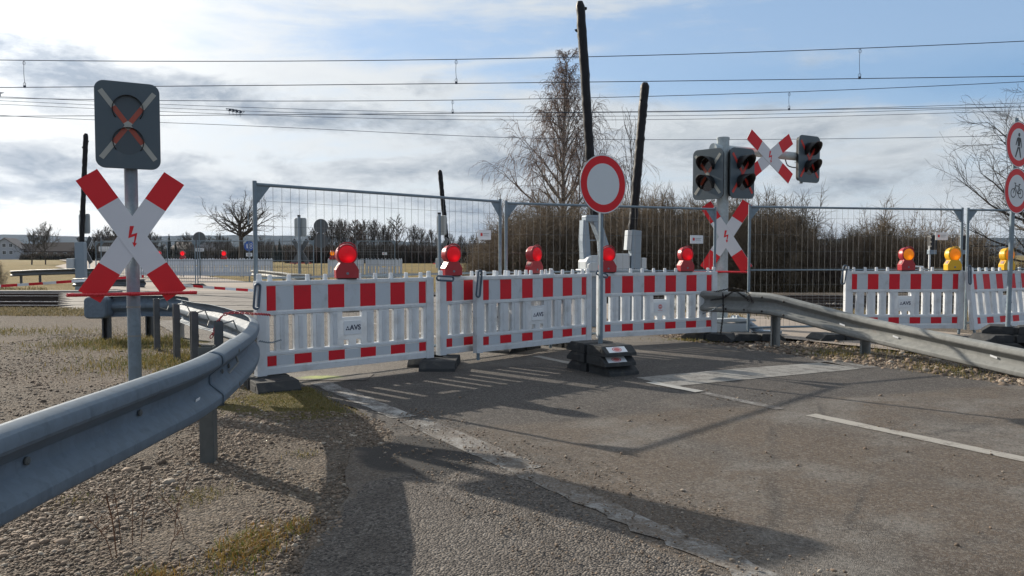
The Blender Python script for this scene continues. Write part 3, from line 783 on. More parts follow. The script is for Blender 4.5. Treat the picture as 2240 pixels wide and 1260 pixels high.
def grass_mat(name, a, b_, c):
    m, t, b, o = new_mat(name); n = t.nodes.new('ShaderNodeNewGeometry'); r = S(t, n.outputs['Random Per Island'])
    col = mixc(t, r, a, b_); col = mixc(t, (r * 5.77)._m('FRACT').step(.6, .8), col, c)
    _in(t, b.inputs['Base Color'], col); b.inputs['Roughness'].default_value = .8
    tr = t.nodes.new('ShaderNodeBsdfTranslucent'); _in(t, tr.inputs[0], col); mx = t.nodes.new('ShaderNodeMixShader'); mx.inputs[0].default_value = .3
    t.links.new(b.outputs[0], mx.inputs[1]); t.links.new(tr.outputs[0], mx.inputs[2]); t.links.new(mx.outputs[0], o.inputs[0]); return m
G1 = grass_mat('withered_grass', (.15, .115, .03), (.27, .21, .08), (.08, .10, .02))
G2 = grass_mat('dry_straw', (.20, .155, .075), (.34, .28, .17), (.10, .09, .035))
def around(lst):
    out = []
    for cx, cy, rx, ry, n in lst:
        a = rng.normal(0, .55, (n, 2)); out.append(np.stack([cx + a[:, 0] * rx, cy + a[:, 1] * ry], 1))
    return np.concatenate(out)
G3 = grass_mat('orange_moss_grass', (.27, .135, .03), (.24, .18, .05), (.10, .125, .02))
Q = around([(-1.15, 3.34, .13, .26, 1500), (-1.02, 3.62, .07, .12, 300), (-1.42, 3.02, .12, .12, 350)])
grass('moss_tuft', Q, rng.uniform(.010, .060, len(Q)), G3, 'orange and green mossy tuft in the gravel at the bottom edge', .0024, 1.5)
Q = around([(-1.68, 4.1, .15, .15, 350), (-1.35, 5.0, .10, .10, 120), (-2.3, 4.0, .12, .1, 120)])
grass('grass_tuft', Q, rng.uniform(.010, .048, len(Q)), G1, 'small withered grass tufts in the gravel below the near guardrail', .0022, 1.6)
Q = scatter(5200, -3.2, -.9, 2.0, 6.6, lambda x, y: (x > -.68 * y) & (fbm(x, y, .7, 4, 61) > .52))
grass('straw_litter', Q, rng.uniform(.006, .022, len(Q)), G2, 'bits of dry straw and leaf litter strewn over the gravel shoulder', .0016, 4.0)
Q = around([(-2.0, 6.75, .55, .5, 5200), (-1.6, 6.25, .35, .3, 1500), (-1.75, 7.3, .55, .22, 1800), (-2.6, 7.3, .3, .5, 1200), (-3.2, 8.3, .5, .6, 1500)])
Q = Q[((Q[:, 0] - 1.61) * .856 + (Q[:, 1] - 7.52) * .517) < -3.0]
grass('moss_and_grass', Q, rng.uniform(.008, .035, len(Q)), G1, 'mossy grass round the foot of the leftmost barrier', .0028, 1.6)
Q = around([(-5.4, 11.4, 1.3, 1.0, 5200), (-4.2, 9.4, .8, .9, 3200), (-8.6, 13.0, 2.0, .7, 1600), (-3.6, 10.1, .5, .5, 700)])
Q = Q[((Q[:, 0] - 1.61) * .856 + (Q[:, 1] - 7.52) * .517) < -3.5]
grass('guardrail_grass', Q, rng.uniform(.02, .10, len(Q)), G1, 'yellow green grass growing round the guardrail posts on the left', .004, 1.4)
Q = scatter(16000, -16, -5, 15.5, 18.6, lambda x, y: (np.abs(y - (TRK_Y + TRK_S * x) + 3.0) < 1.0) & ((x - 1.61) * .856 + (y - 7.52) * .517 < -4.0) & (rng.uniform(0, 1, x.shape) < fbm(x, y, 1.2, 3, 4) * 1.5 - .2))
grass('bank_grass', Q, rng.uniform(.02, .10, len(Q)), G2, 'straw coloured grass strip beside the railway on the left', .008, 1.4)
Q = scatter(9000, -34, -9, 27.2, 36, lambda x, y: ((x - 1.61) * .856 + (y - 7.52) * .517 < -5.2) & (rng.uniform(0, 1, x.shape) < fbm(x, y, 2.5, 3, 14) * 1.5 - .3))
grass('far_bank_grass', Q, rng.uniform(.05, .22, len(Q)), G2, 'dry grass on the bank beyond the railway on the left', .016)
Q = around([(2.7, 11.75, .8, .25, 900), (4.25, 10.1, .4, .5, 700), (4.9, 8.7, .35, .6, 500), (5.1, 10.6, .5, .9, 700)])
grass('verge_grass', Q, rng.uniform(.015, .09, len(Q)), G1, 'sparse grass on the verge under the right guardrail', .004)
Q = scatter(5000, 2.5, 12, 15.2, 17.9, lambda x, y: rng.uniform(0, 1, x.shape) < fbm(x, y, 1.5, 3, 6) * 1.6 - .5)
grass('path_grass', Q, rng.uniform(.04, .2, len(Q)), G2, 'straw grass between the footpath and the tracks on the right', .008)
# ------------------------------------------------------------------ plastic safety barriers
XC = [.29, .48, .675, .87]
def barrier(label, L, Rr, tag_text=None, foil=True, skip=(), lean=0.0, mat='white_plastic', group='red and white safety barriers', shear=None, bars=True):
    L = np.array(L); Rr = np.array(Rr); c = (L + Rr) / 2; rz = math.atan2(Rr[1] - L[1], Rr[0] - L[0]); k = np.linalg.norm(Rr - L) / 2.06
    r0 = thing('safety_barrier', label, 'barrier', (c[0], c[1], 0), rz, group)
    if lean: r0.rotation_euler = (lean, 0, rz)
    mb = MB()
    xs = sorted(set([-1.03, 1.03, -.115, .115, -.1, -.045, .045, .1] + [s * (x + d) for x in XC for s in (1, -1) for d in (-.031, .031)]))
    zs = [.12, .345, .40, .64, .70, 1.035]
    def solid(x, z):
        if .345 < z < .70:
            for q in XC:
                if abs(abs(x) - q) < .031: return False
            if z > .64 and abs(x) < .115: return False
            if z < .40 and .045 < abs(x) < .1: return False
        return True
    grid_panel(mb, xs, zs, solid, -.026, .026)
    mb.v = [(x * k, y, z) for x, y, z in mb.v]
    for z0, z1, p in ((.998, 1.039, .036), (.705, .738, .033), (.306, .334, .033), (.116, .182, .034)):
        mb.box(-1.027 * k, 1.027 * k, -p, p, z0, z1)
    for s in (-1, 1):
        mb.box(s * .985 * k - .05, s * .985 * k + .05, -.039, .039, .108, 1.043)
    if bars:
        for q in (.385, .578, .772, .20):                      # raised ribs on the slats
            for s in (-1, 1): mb.box((s * q - .025) * k, (s * q + .025) * k, -.031, .031, .36, .69)
    for i in range(10):
        x = (-.882 + i * .196) * k
        if any(abs(x - s) < .125 for s in skip): continue
        mb.lathe([(.026, 1.036), (.024, 1.05), (.0215, 1.095), (.018, 1.10)], 10, M=Matrix.Translation((x, 0, 0)))
    for s in (-1, 1): mb.lathe([(.030, 1.04), (.027, 1.06), (.0255, 1.108), (.020, 1.112)], 10, M=Matrix.Translation((s * .99 * k, 0, 0)))
    p = mb.build('panel', M[mat], r0, bevel=.005, seg=2)
    b = MB()
    pass
    for s in (-1, 1):
        l = MB(); l.tube([(s * .985 * k, 0, .02), (s * .985 * k, 0, .13)], .021, 12); l.build('leg', M['galv'], r0, smooth=True)
    if foil:
        for nm, z0, z1 in (('upper_foil', .748, .992), ('lower_foil', .200, .300)):
            f = MB(); u = .186 * k; x = -u * 5; w_ = [(0, .5)] + [((i + 1) % 2, 1) for i in range(9)] + [(0, .5)]
            for i, (mi, q) in enumerate(w_):
                x1 = x + u * q
                if mi == 0: f.add([(x + .0, -.0285, z0), (x1, -.0285, z0), (x1, -.0285, z1), (x, -.0285, z1)], [(0, 1, 2, 3)], 0)
                else: f.add([(x + .004, -.0278, z0 + .003), (x1 - .004, -.0278, z0 + .003), (x1 - .004, -.0278, z1 - .003), (x + .004, -.0278, z1 - .003)], [(0, 1, 2, 3)], 1)
                x = x1
            f.build(nm, [M['retro_red'], M['retro_white']], r0)
    if tag_text:
        pl = MB(); pl.prism(rrect(.215, .150, .012, 3, 0, .525), -.0335, -.024); pl = pl.build('company_plate', M['plate_white'], r0, bevel=.002, seg=1)
        if tag_text == 'AVS':
            text_obj('lettering', 'AVS', .076, M['navy_mark'], pl, (.030, -.0343, .524), bold=.0018)
            e = MB(); cx, cz, h = -.062, .523, .042
            tri = lambda x, z, s: [(x - s * .58, z), (x + s * .58, z), (x, z + s)]
            for q in (tri(cx - h * .30, cz - h * .5, h * .5), tri(cx + h * .30, cz - h * .5, h * .5), tri(cx, cz + h * .06, h * .5)): e.prism(q, -.0350, -.0336)
            e.build('triangle_emblem', M['navy_mark'], pl)
        else:
            e = MB(); e.disc(.030, -.0342, 28, 0, 0, .532); e.ring(.034, .038, -.0342, 28, 0, 0, .532); e.build('round_emblem', M['emblem_red'], pl)
            text_obj('lettering', 'AVS', .026, M['plate_white'], pl, (0, -.0350, .532), bold=.0006)
            e = MB(); e.box(-.042, .042, -.0344, -.0338, .476, .481); e.build('printed_line', M['red_mark'], pl)
    return r0, k
def clip(parent, pts, rad=.0115):
    """elongated steel locking loop, a part of its barrier"""
    b = MB(); b.tube(pts, rad, 8, closed=True); return b.build('locking_clip', M['clip'], parent, smooth=True)
def loop(x, y, z, ang=0.0, ln=.19, wd=.026):
    out = []
    for k in range(20):
        a = 2 * math.pi * k / 20; px = wd * math.cos(a); pz = (wd * math.sin(a) + (ln / 2 if math.sin(a) > 0 else -ln / 2)) - ln / 2
        out.append((x + px * math.cos(ang) - pz * math.sin(ang), y, z + px * math.sin(ang) + pz * math.cos(ang)))
    return out
B1, k1 = barrier('leftmost of the front safety barriers, butted against the curved guardrail', (-2.50, 7.52), (-.93, 8.93), 'AVS', skip=(-.04,))
clip(B1, loop(-1.05, -.05, .99, -.10)); clip(B1, loop(1.12, -.05, 1.03, 1.50))
B2, k2 = barrier('safety barrier set behind the AVS barrier in the middle, its left end showing', (-.87, 9.10), (.56, 10.62), 'AVS', skip=(-.86, .66), group='red and white safety barriers')
B3, k3 = barrier('middle safety barrier with AVS plate, standing in front of another one', (-.445, 9.32), (1.075, 10.72), 'AVS')
clip(B3, loop(-1.0, -.055, 1.08, -.12, .26, .03)); clip(B3, loop(1.14, -.055, 1.05, 1.30))
B4, k4 = barrier('safety barrier with round red emblem, behind the no-vehicles sign post', (1.22, 10.98), (3.13, 11.88), 'round', skip=(-.95, .45, -.75, .65))
B5, k5 = barrier('safety barrier on the footpath carrying a red lamp and a yellow lamp', (5.30, 12.30), (7.24, 12.42), 'AVS', skip=(.02, .75, .85))
clip(B5, loop(-1.0, -.055, 1.10, -.15, .24, .03))
B6, k6 = barrier('tilted safety barrier at the right edge of the picture behind the bicycle sign post', (7.30, 12.20), (9.06, 13.15), 'AVS', skip=(.10,), lean=R(-7))
clip(B6, loop(-1.0, -.055, 1.10, -.15, .24, .03))

# ------------------------------------------------------------------ warning lamps
def lamp(label, parent_b, xloc, body, lens, turn=0.0, name='warning_lamp', group='warning lamps on the barriers', z=1.04, scale_=1.0):
    Mw = Matrix.Translation(parent_b.location) @ parent_b.rotation_euler.to_matrix().to_4x4()
    p = Mw @ Vector((xloc, 0, z))
    r0 = thing(name, label, 'warning lamp', p, parent_b.rotation_euler.z + turn, group); r0.scale = (scale_,) * 3
    b = MB()
    b.prism([(-.118, .012), (.118, .012), (.122, .10), (.075, .175), (-.075, .175), (-.122, .10)], -.055, .055)
    b.prism([(-.045, .173), (.045, .173), (.05, .21), (-.05, .21)], -.038, .038)
    RX = Matrix.Translation((0, 0, .262)) @ Matrix.Rotation(R(90), 4, 'X')
    b.lathe([(.094, -.052), (.097, -.064), (.108, -.060), (.111, -.045), (.112, -.03), (.112, .03), (.108, .050), (.097, .056), (.095, .050)], 36, M=RX)
    h = b.build('housing', body, r0, bevel=.007, seg=2)
    q = MB(); q.box(-.10, .10, -.045, .045, .0, .0125); q.build('foot', M['hood'], r0)
    l = MB(); l.lathe([(.094, .052), (.085, .057), (.05, .061), (.012, .062)], 36, M=RX); l.build('lens', lens, r0, smooth=True)
    l = MB(); l.lathe([(.012, -.062), (.05, -.061), (.085, -.057), (.094, -.050)], 36, M=RX); l.build('lens', lens, r0, smooth=True)
    hb = MB(); hb.tube([(-.10, -.035, .31), (-.075, -.05, .36), (-.03, -.052, .385), (.03, -.052, .385), (.075, -.05, .36), (.10, -.035, .31)], .008, 8); hb.build('handle', body, r0, smooth=True)
    kk = MB(); kk.lathe([(.014, 0), (.014, .006), (.008, .0065)], 16, M=Matrix.Translation((0, -.0545, .062)) @ Matrix.Rotation(R(90), 4, 'X')); kk.build('key_lock', M['galv'], r0)
    lb = MB(); lb.add([(-.1215, -.046, .104), (-.1215, .046, .104), (-.079, .046, .1735), (-.079, -.046, .1735)], [(0, 3, 2, 1)])
    lb.v = [(-.1002 + (x + .1002) * .62 - .0022, y * .62, .1388 + (z - .1388) * .62 + .0013) for x, y, z in lb.v]; lb.build('data_label', M['lamp_label'], r0)
    return r0
lamp('red lamp on the leftmost front barrier', B1, -.05, M['lamp_red'], M['lens_red'], -.32)
lamp('red lamp just right of the gap beside the leftmost front barrier', B2, -.83, M['lamp_red'], M['lens_red'], -.18)
lamp('red lamp above the middle AVS plate, turned partly aside', B2, .66, M['lamp_red'], M['lens_red'], 0.02)
lamp('red lamp partly behind the post of the round no-vehicles sign', B4, -.90, M['lamp_red'], M['lens_red'], -.25)
lamp('red lamp between the two machine arms and the right warning signal', B4, .48, M['lamp_red'], M['lens_red'], -.05)
lamp('lamp with dark red body and amber lens on the footpath barrier', B5, .03, M['lamp_red'], M['lens_amber'], .12)
lamp('yellow lamp with amber lens on the footpath barrier', B5, .80, M['lamp_yellow'], M['lens_amber'], .05)
lamp('yellow lamp cut off by the right edge of the picture', B6, .10, M['lamp_yellow'], M['lens_amber'], -.2)

# ------------------------------------------------------------------ recycled rubber foot plates
FP = None
def footplate(label, x, y, rz, z=0.0, lab=None, group='black rubber foot plates', tilt=0.0):
    global FP
    if FP is None:
        r0 = thing('foot_plate', label, 'foot plate', (0, 0, 0), 0, group)
        lob = [(.030, 0), (.030, .092), (.045, .105), (.300, .105), (.395, .035), (.40, 0)]
        b = MB(); b.prism(lob, -.20, .20); b.prism([(-x_, z_) for x_, z_ in lob], -.20, .20); b.box(-.0305, .0305, -.165, .165, .003, .088)
        b.box(-.29, -.12, -.204, -.198, .03, .075); b.box(.12, .29, -.204, -.198, .03, .075)
        b.box(-.29, -.12, .198, .204, .03, .075); b.box(.12, .29, .198, .204, .03, .075)
        b.build('body', M['rubber'], r0, bevel=.012, seg=2)
        b = MB()
        for q in (-.20, .20): b.box(q - .035, q + .035, -.035, .035, .100, .1065)  # black pads stand for the shade in the post holes, no hole is cut
        b.build('socket_shade', M['hood'], r0); FP = r0
    else:
        r0 = copy_tree(FP); r0['label'] = label; r0['group'] = group
    r0.location = (x, y, z); r0.rotation_euler = (0, tilt, rz)
    if lab:
        c = MB(); ax = .300; az = .105; bx = .395; bz = .035; nx_, nz_ = .07 / .118, .095 / .118
        def P(t, y): return (ax + (bx - ax) * t + nx_ * .002, y, az + (bz - az) * t + nz_ * .002)
        c.add([P(.16, -.15), P(.9, -.15), P(.9, .09), P(.16, .09)], [(0, 1, 2, 3)]); pl = c.build('white_label', M['plate_white'], r0)
        e = MB(); n = 28
        def Q(a, ra): return tuple(np.array(P(.53 + .30 * ra * math.cos(a), -.03 + .060 * ra * math.sin(a))) + np.array((nx_, 0, nz_)) * .0012)
        for r1, r2 in ((.80, 1.0), (.0, .66)):
            for k in range(n):
                a, c_ = 2 * math.pi * k / n, 2 * math.pi * (k + 1) / n; e.add([Q(a, r1), Q(a, r2), Q(c_, r2), Q(c_, r1)], [(0, 1, 2, 3)])
        e.build('red_emblem', M['emblem_red'], pl)
    return r0
ra = math.atan2(1.41, 1.57) + R(90)
footplate('black foot plate under the left end of the leftmost barrier, beside the curved guardrail', -2.36, 7.50, ra - .2)
footplate('foot plate under the gap right of the leftmost barrier, the one toward the viewer', -.83, 8.93, ra - .75, 0)
footplate('foot plate under the gap right of the leftmost barrier, half hidden behind another', -1.0, 9.25, ra - .75, 0)
footplate('black foot plate behind the middle barrier, holding the two wire fence panels', .02, 10.50, ra - 1.3)
footplate('black foot plate behind the stacked plates of the no-vehicles sign', .86, 10.85, ra)
footplate('black foot plate under the right end of the barrier with red emblem', 3.05, 11.85, R(-35))
footplate('black foot plate carrying the fence post next to the right guardrail end', 3.72, 11.80, R(4))
footplate('black foot plate lying behind the right guardrail on the footpath edge', 4.95, 11.75, R(12))
SX, SY, SRZ = .985, 8.58, R(-62)
footplate('bottom rubber plate of the stack under the round no-vehicles sign', SX + .02, SY + .02, SRZ + .06)
footplate('middle rubber plate of the stack under the round no-vehicles sign', SX, SY, SRZ - .02, .107, True)
footplate('top rubber plate with white label under the round no-vehicles sign', SX, SY, SRZ, .214, True)
for i, (x, y, rz, z, lb) in enumerate([
        (6.55, 10.55, R(-20), 0, 'lowest rubber plate of the right-hand stack, its left end toward the guardrail'),
        (7.15, 10.75, R(-48), 0, 'lowest rubber plate of the right-hand stack, at the picture edge'),
        (6.78, 10.62, R(8), .107, 'second layer rubber plate of the right-hand stack, left of the sign post'),
        (7.40, 10.62, R(-40), .107, 'second layer rubber plate of the right-hand stack, right of the sign post'),
        (6.95, 10.65, R(-30), .214, 'topmost rubber plate holding the post of the bicycle sign'),
        (6.35, 11.35, R(10), 0, 'rubber plate under the joint of the two footpath barriers'),
        (7.75, 10.5, R(-50), .214, 'topmost rubber plate right of the bicycle sign post, with white label')]):
    footplate(lb, x, y, rz, z, lab=(i == 6))

# ------------------------------------------------------------------ round traffic signs
def sign_face(parent, z, d, marks=None, y=-.035, turn=0.0):
    r = d / 2
    f = MB(); f.lathe([(r, 0), (r, .004)], 56, M=Matrix.Translation((0, y + .003, z)) @ Matrix.Rotation(R(90), 4, 'X'), mi=2)
    f.disc(r * .70, y - .0025, 56, 0, 0, z); f.ring(r * .70, r * .965, y - .0025, 56, 1, 0, z); f.ring(r * .965, r * 1.0, y - .0025, 56, 0, 0, z)
    o = f.build('sign_face', [M['sign_white'], M['sign_red'], M['alu_back']], parent)
    c = MB()
    for q in (-.12, .12): c.tube([(-.04, y + .03, z + q), (-.04, y + .012, z + q), (.04, y + .012, z + q), (.04, y + .03, z + q)], .008, 6)
    c.build('bracket', M['galv'], parent); return o
def capsule_poly(a, b, w0, w1=None):
    a = Vector((a[0], a[1])); b = Vector((b[0], b[1])); d = (b - a).normalized(); n = Vector((-d.y, d.x)); w1 = w1 or w0
    return [tuple(a + n * w0), tuple(a - n * w0), tuple(b - n * w1), tuple(b + n * w1)]
r0 = thing('traffic_sign', 'round empty white sign with red border on a square grey post', 'traffic sign', (SX, SY, 0), R(32))
b = MB(); b.prism([(-.02, .20), (.02, .20), (.02, 2.36), (-.02, 2.36)], -.02, .02); b.build('post', M['galv'], r0, bevel=.004, seg=1)
sign_face(r0, 2.075, .645)
PX, PY = 6.78, 10.55
r0 = thing('traffic_sign', 'no pedestrians sign above a no bicycles sign on one post, right edge', 'traffic sign', (PX, PY, 0), R(30)); r0.rotation_euler = (0, R(1.3), R(30))
b = MB(); b.tube([(0, 0, .25), (0, 0, 3.15)], .030, 16); b.build('post', M['galv'], r0, smooth=True)
f1 = sign_face(r0, 2.79, .615, y=-.045); f2 = sign_face(r0, 2.165, .615, y=-.045)
y_ = -.0490
b = MB(); b.disc(.026, y_, 20, 0, .0, 2.92)                                # walking figure
for q in ([(-.030, 2.885), (.030, 2.885), (.036, 2.86), (.024, 2.765), (-.024, 2.765), (-.036, 2.86)], capsule_poly((-.034, 2.875), (-.075, 2.775), .013, .009), capsule_poly((.034, 2.875), (.062, 2.785), .013, .009),
          capsule_poly((.062, 2.79), (.058, 2.745), .010, .008), capsule_poly((-.012, 2.755), (-.075, 2.615), .016, .012), capsule_poly((.012, 2.755), (.055, 2.615), .016, .012)):
    b.prism(q, y_ - .0004, y_)
b.build('walking_figure', M['black_mark'], f1)
b = MB(); cz = 2.165
for cx in (-.092, .092): b.ring(.052, .064, y_, 32, 0, cx, cz - .035)
for q in (((-.092, cz - .035), (-.045, cz + .065)), ((-.045, cz + .065), (.05, cz + .065)), ((-.05, cz + .05), (.01, cz - .035)), ((.01, cz - .035), (.055, cz + .085)), ((.01, cz - .035), (.092, cz - .035)),
          ((.092, cz - .035), (.048, cz + .06)), ((-.045, cz + .065), (-.038, cz + .10)), ((-.038, cz + .10), (-.075, cz + .10)), ((.035, cz + .09), (.08, cz + .09))):
    b.prism(capsule_poly(*q, .0062), y_ - .0004, y_)
b.build('bicycle_symbol', M['black_mark'], f2)

# ------------------------------------------------------------------ crossing signals
def cross(parent, z, y=-.10, x=0.0, flat=False, length=1.24, az=0.0, name='crossing_cross', wd=.205, ang=33.5):
    r = bpy.data.objects.new(name, None); r = None
    root = MB()
    A = R(ang if not flat else 90 - ang)
    for s, yy in ((1, 0.0), (-1, -.004)):
        for lo, hi, mi in ((-length / 2, -length / 2 + .315, 1), (-length / 2 + .315, length / 2 - .315, 0), (length / 2 - .315, length / 2, 1)):
            c, q = math.cos(A), math.sin(A) * s
            d = Vector((q, c)); n = Vector((-c, q))
            P = [tuple(d * lo - n * wd / 2), tuple(d * hi - n * wd / 2), tuple(d * hi + n * wd / 2), tuple(d * lo + n * wd / 2)]
            root.prism([(px + 0, pz + 0) for px, pz in P], yy - .012, yy, mi, side=2)
    o = root.build(name, [M['cross_white'], M['cross_red'], M['board_light']], parent)
    o.location = (x, y, z); o.rotation_euler = (0, 0, az)
    b = MB(); b.prism([(-.022, .10), (.014, .10), (-.010, .018), (.042, .036), (.021, -.062), (.036, -.066), (.012, -.102), (-.005, -.056), (.009, -.059), (.018, .004), (-.038, -.018)], -.0175, -.0162)
    b.build('red_flash', M['cross_red'], o)
    return o
def board(parent, z, x=0.0, y=-.12, az=0.0, tape='white', name='signal_board', w_=.56, h_=.82, hood=1.0):
    b = MB(); b.prism(rrect(w_, h_, .085, 6), -.012, .008); o = b.build(name, M['board_dark'], parent, bevel=.003, seg=1)
    o.location = (x, y, z); o.rotation_euler = (0, 0, az)
    b = MB(); b.prism(rrect(w_ * .92, h_ * .93, .06, 4), .0085, .075); b.build('signal_case', M['hood'], o, bevel=.01, seg=1)
    lz = .152
    for s in (1, -1):
        b = MB(); b.disc(.125, -.0135, 36, 0, 0, s * lz); b.build('lens', M['lens_dark' if hood > .5 else 'lens_film'], o)
        b = MB(); n = 30; vs = []; fs = []
        for k in range(n + 1):
            a = R(-38 + 256 * k / n); ln = (.035 + .185 * max(0, (math.sin(a) + .62) / 1.62) ** .8) * hood
            for yy, rr in ((-.013, .132), (-.013 - ln, .128)): vs.append((rr * math.cos(a), yy, s * lz + rr * math.sin(a)))
        for k in range(n): fs.append((2 * k, 2 * k + 1, 2 * k + 3, 2 * k + 2))
        b.add(vs, fs); q = b.build('hood', M['hood'], o, smooth=True)
        sm = q.modifiers.new('thick', 'SOLIDIFY'); sm.thickness = .005
    T = {'white': ('tape_white', 'tape_orange'), 'red': ('tape_red', 'tape_red')}[tape]
    for sx in (1, -1):
        a = Vector((-.232 * sx, .318)); e = Vector((.232 * sx, -.318)); d = (e - a).normalized(); n = Vector((-d.y, d.x)) * .023; Ln = (e - a).length
        cuts = [0, Ln]
        for s in (1, -1):
            c = Vector((0, s * lz)); t0 = (c - a).dot(d); m = (c - a - d * t0).length
            if m < .125: cuts += [t0 - math.sqrt(.125 ** 2 - m * m), t0 + math.sqrt(.125 ** 2 - m * m)]
        cuts = sorted(cuts); b = MB()
        for i in range(len(cuts) - 1):
            t0, t1 = cuts[i], cuts[i + 1]; p = a + d * t0; q = a + d * t1; mid = (p + q) / 2
            on = min((mid - Vector((0, lz))).length, (mid - Vector((0, -lz))).length) < .125
            yy = -.0155 - (.0012 if sx < 0 else 0)
            b.add([(p.x - n.x, yy, p.y - n.y), (q.x - n.x, yy, q.y - n.y), (q.x + n.x, yy, q.y + n.y), (p.x + n.x, yy, p.y + n.y)], [(0, 1, 2, 3)], 1 if on else 0)
        b.build('tape_strip', [M[T[0]], M[T[1]]], o)
    return o
def guard_bar(parent, z, wd=1.06, y=-.13):
    b = MB(); h = wd / 2; pts = [(-h + .03, y + .08, z), (-h, y + .03, z), (-h + .02, y - .03, z), (-h + .06, y - .05, z), (h - .06, y - .05, z), (h - .02, y - .03, z), (h, y + .03, z), (h - .03, y + .08, z)]
    b.tube(catmull(pts, 4), .017, 10); b.box(-.05, .05, y - .035, y + .06, z - .02, z + .012); return b.build('guard_bar', M['red_paint'], parent, smooth=True)
# left signal
LS = thing('crossing_signal', 'taped over crossing signal with one cross on a grey post at the left', 'crossing signal', (-3.70, 7.55, 0), R(28))
b = MB(); b.tube([(0, 0, -.05), (0, 0, 2.75)], .060, 24); b.build('post', M['galv'], LS, smooth=True)
b = MB(); b.tube([(0, 0, .50), (0, 0, .515)], .064, 24); b.tube([(0, 0, .78), (0, 0, .80)], .063, 24); b.build('post_band', M['galv_old'], LS)
board(LS, 2.53, -.02, -.11, .02, 'white', hood=.16); cross(LS, 1.475, -.10, 0, length=1.37, wd=.215); guard_bar(LS, .925, 1.08)
# right signal
RS = thing('crossing_signal', 'tall steel crossing signal with side arm, two crosses and three taped boards', 'crossing signal', (3.47, 12.8, 0), 0)
b = MB(); b.tube([(0, 0, -.05), (0, 0, 1.02)], .105, 28); b.tube([(0, 0, 1.02), (0, 0, 3.20)], .098, 28); b.build('post', M['galv_mast'], RS, smooth=True)
b = MB(); b.tube([(0, 0, 3.195), (0, 0, 3.225)], .104, 28); b.build('post_cap', M['galv_mast'], RS, bevel=.01)
b = MB(); a_ = Vector((.856, .517, 0))
b.tube([tuple(-a_ * .20 + Vector((0, -.0, 3.03))), tuple(a_ * 2.05 + Vector((0, 0, 3.03)))], .072, 24); b.tube([tuple(-a_ * .235 + Vector((0, 0, 3.03))), tuple(-a_ * .19 + Vector((0, 0, 3.03)))], .082, 24); b.build('side_arm', M['galv_mast'], RS, smooth=True)
for q in (.15, -.12):
    b = MB(); b.tube([(0, 0, 3.03 + q), (0, 0, 3.06 + q)], .103, 24); b.build('clamp', M['galv_mast'], RS)
AZL, AZR = R(-46), R(31)
board(RS, 2.61, -.27, -.10, AZL, 'white'); board(RS, 2.63, .30, -.06, AZR, 'red')
cross(RS, 1.595, -.15, .03, az=R(-36), length=1.28); 
gb = guard_bar(RS, 1.02, 1.0); gb.rotation_euler.z = R(-36)
p3 = a_ * .98; n3 = Vector((.517, -.856, 0))
cross(RS, 2.955, (p3 + n3 * .12).y, (p3 + n3 * .12).x, flat=True, az=AZR, length=1.24, name='horizontal_cross')
p4 = a_ * 1.98 + n3 * .13
board(RS, 2.98, (p4).x, (p4).y, AZR, 'red')
b = MB(); pp = a_ * 1.93
b.tube([(pp.x, pp.y - .02, 2.56), (pp.x, pp.y - .02, 3.40)], .030, 14); b.box(pp.x - .09, pp.x + .09, pp.y - .09, pp.y + .07, 2.93, 3.13); b.build('board_mount', M['galv'], RS, bevel=.006)
b = MB(); b.tube(catmull([(pp.x - .35, pp.y - .2, 2.97), (pp.x - .3, pp.y - .19, 2.86), (pp.x - .15, pp.y - .12, 2.83), (pp.x - .02, pp.y - .05, 2.87)], 5), .010, 8); b.build('cable', M['hood'], RS)

# far signals seen from behind, beyond the tracks
def far_signal(label, x, y, rz, ztop, bar=True, hw=.56):
    r0 = thing('crossing_signal', label, 'crossing signal', (x, y, -.25), rz, 'crossing signals seen from behind beyond the tracks')
    b = MB(); b.tube([(0, 0, 0), (0, 0, ztop + .3)], .065, 12); b.build('post', M['machine_grey'], r0, smooth=True)
    b = MB(); b.tube([(0, 0, ztop + .29), (0, 0, ztop + .36)], .07, 10); b.build('post_cap', M['hood'], r0)
    b = MB(); b.prism(rrect(.56, .80, .08, 4, 0, ztop - .16), .10, .16); b.build('signal_board', M['board_light'], r0, bevel=.01, seg=1)
    b = MB(); b.tube([(0, .05, ztop - .5), (0, .05, ztop + .2)], .03, 8); b.build('board_mount', M['machine_grey'], r0)
    for s in (1, -1):
        c = MB(); d = Vector((math.sin(R(33)) * s, math.cos(R(33)))); n = Vector((-d.y, d.x)) * .1
        c.prism([tuple(-d * .62 - n), tuple(d * .62 - n), tuple(d * .62 + n), tuple(-d * .62 + n)], .100 + .006 * (s > 0), .114 + .006 * (s > 0), 0, side=1)
        o = c.build('cross_arm', [M['alu_back'], M['cross_white']], r0); o.location = (0, 0, ztop - 1.22)
    if bar:
        b = MB(); b.tube([(-.5, .12, ztop - 1.72), (.5, .12, ztop - 1.72)], .018, 8); b.build('guard_bar', M['red_paint'], r0)
    return r0
far_signal('crossing signal seen from behind beyond the leftmost barrier, between two barrier ends', -9.2, 33.5, R(-12), 2.9)
far_signal('crossing signal seen from behind next to the thin leaning black gate arm', -2.95, 31.5, R(-42), 2.9)
far_signal('crossing signal seen from behind at the far left beside a black wrapped arm', -17.2, 31.0, R(-20), 2.95, bar=False)

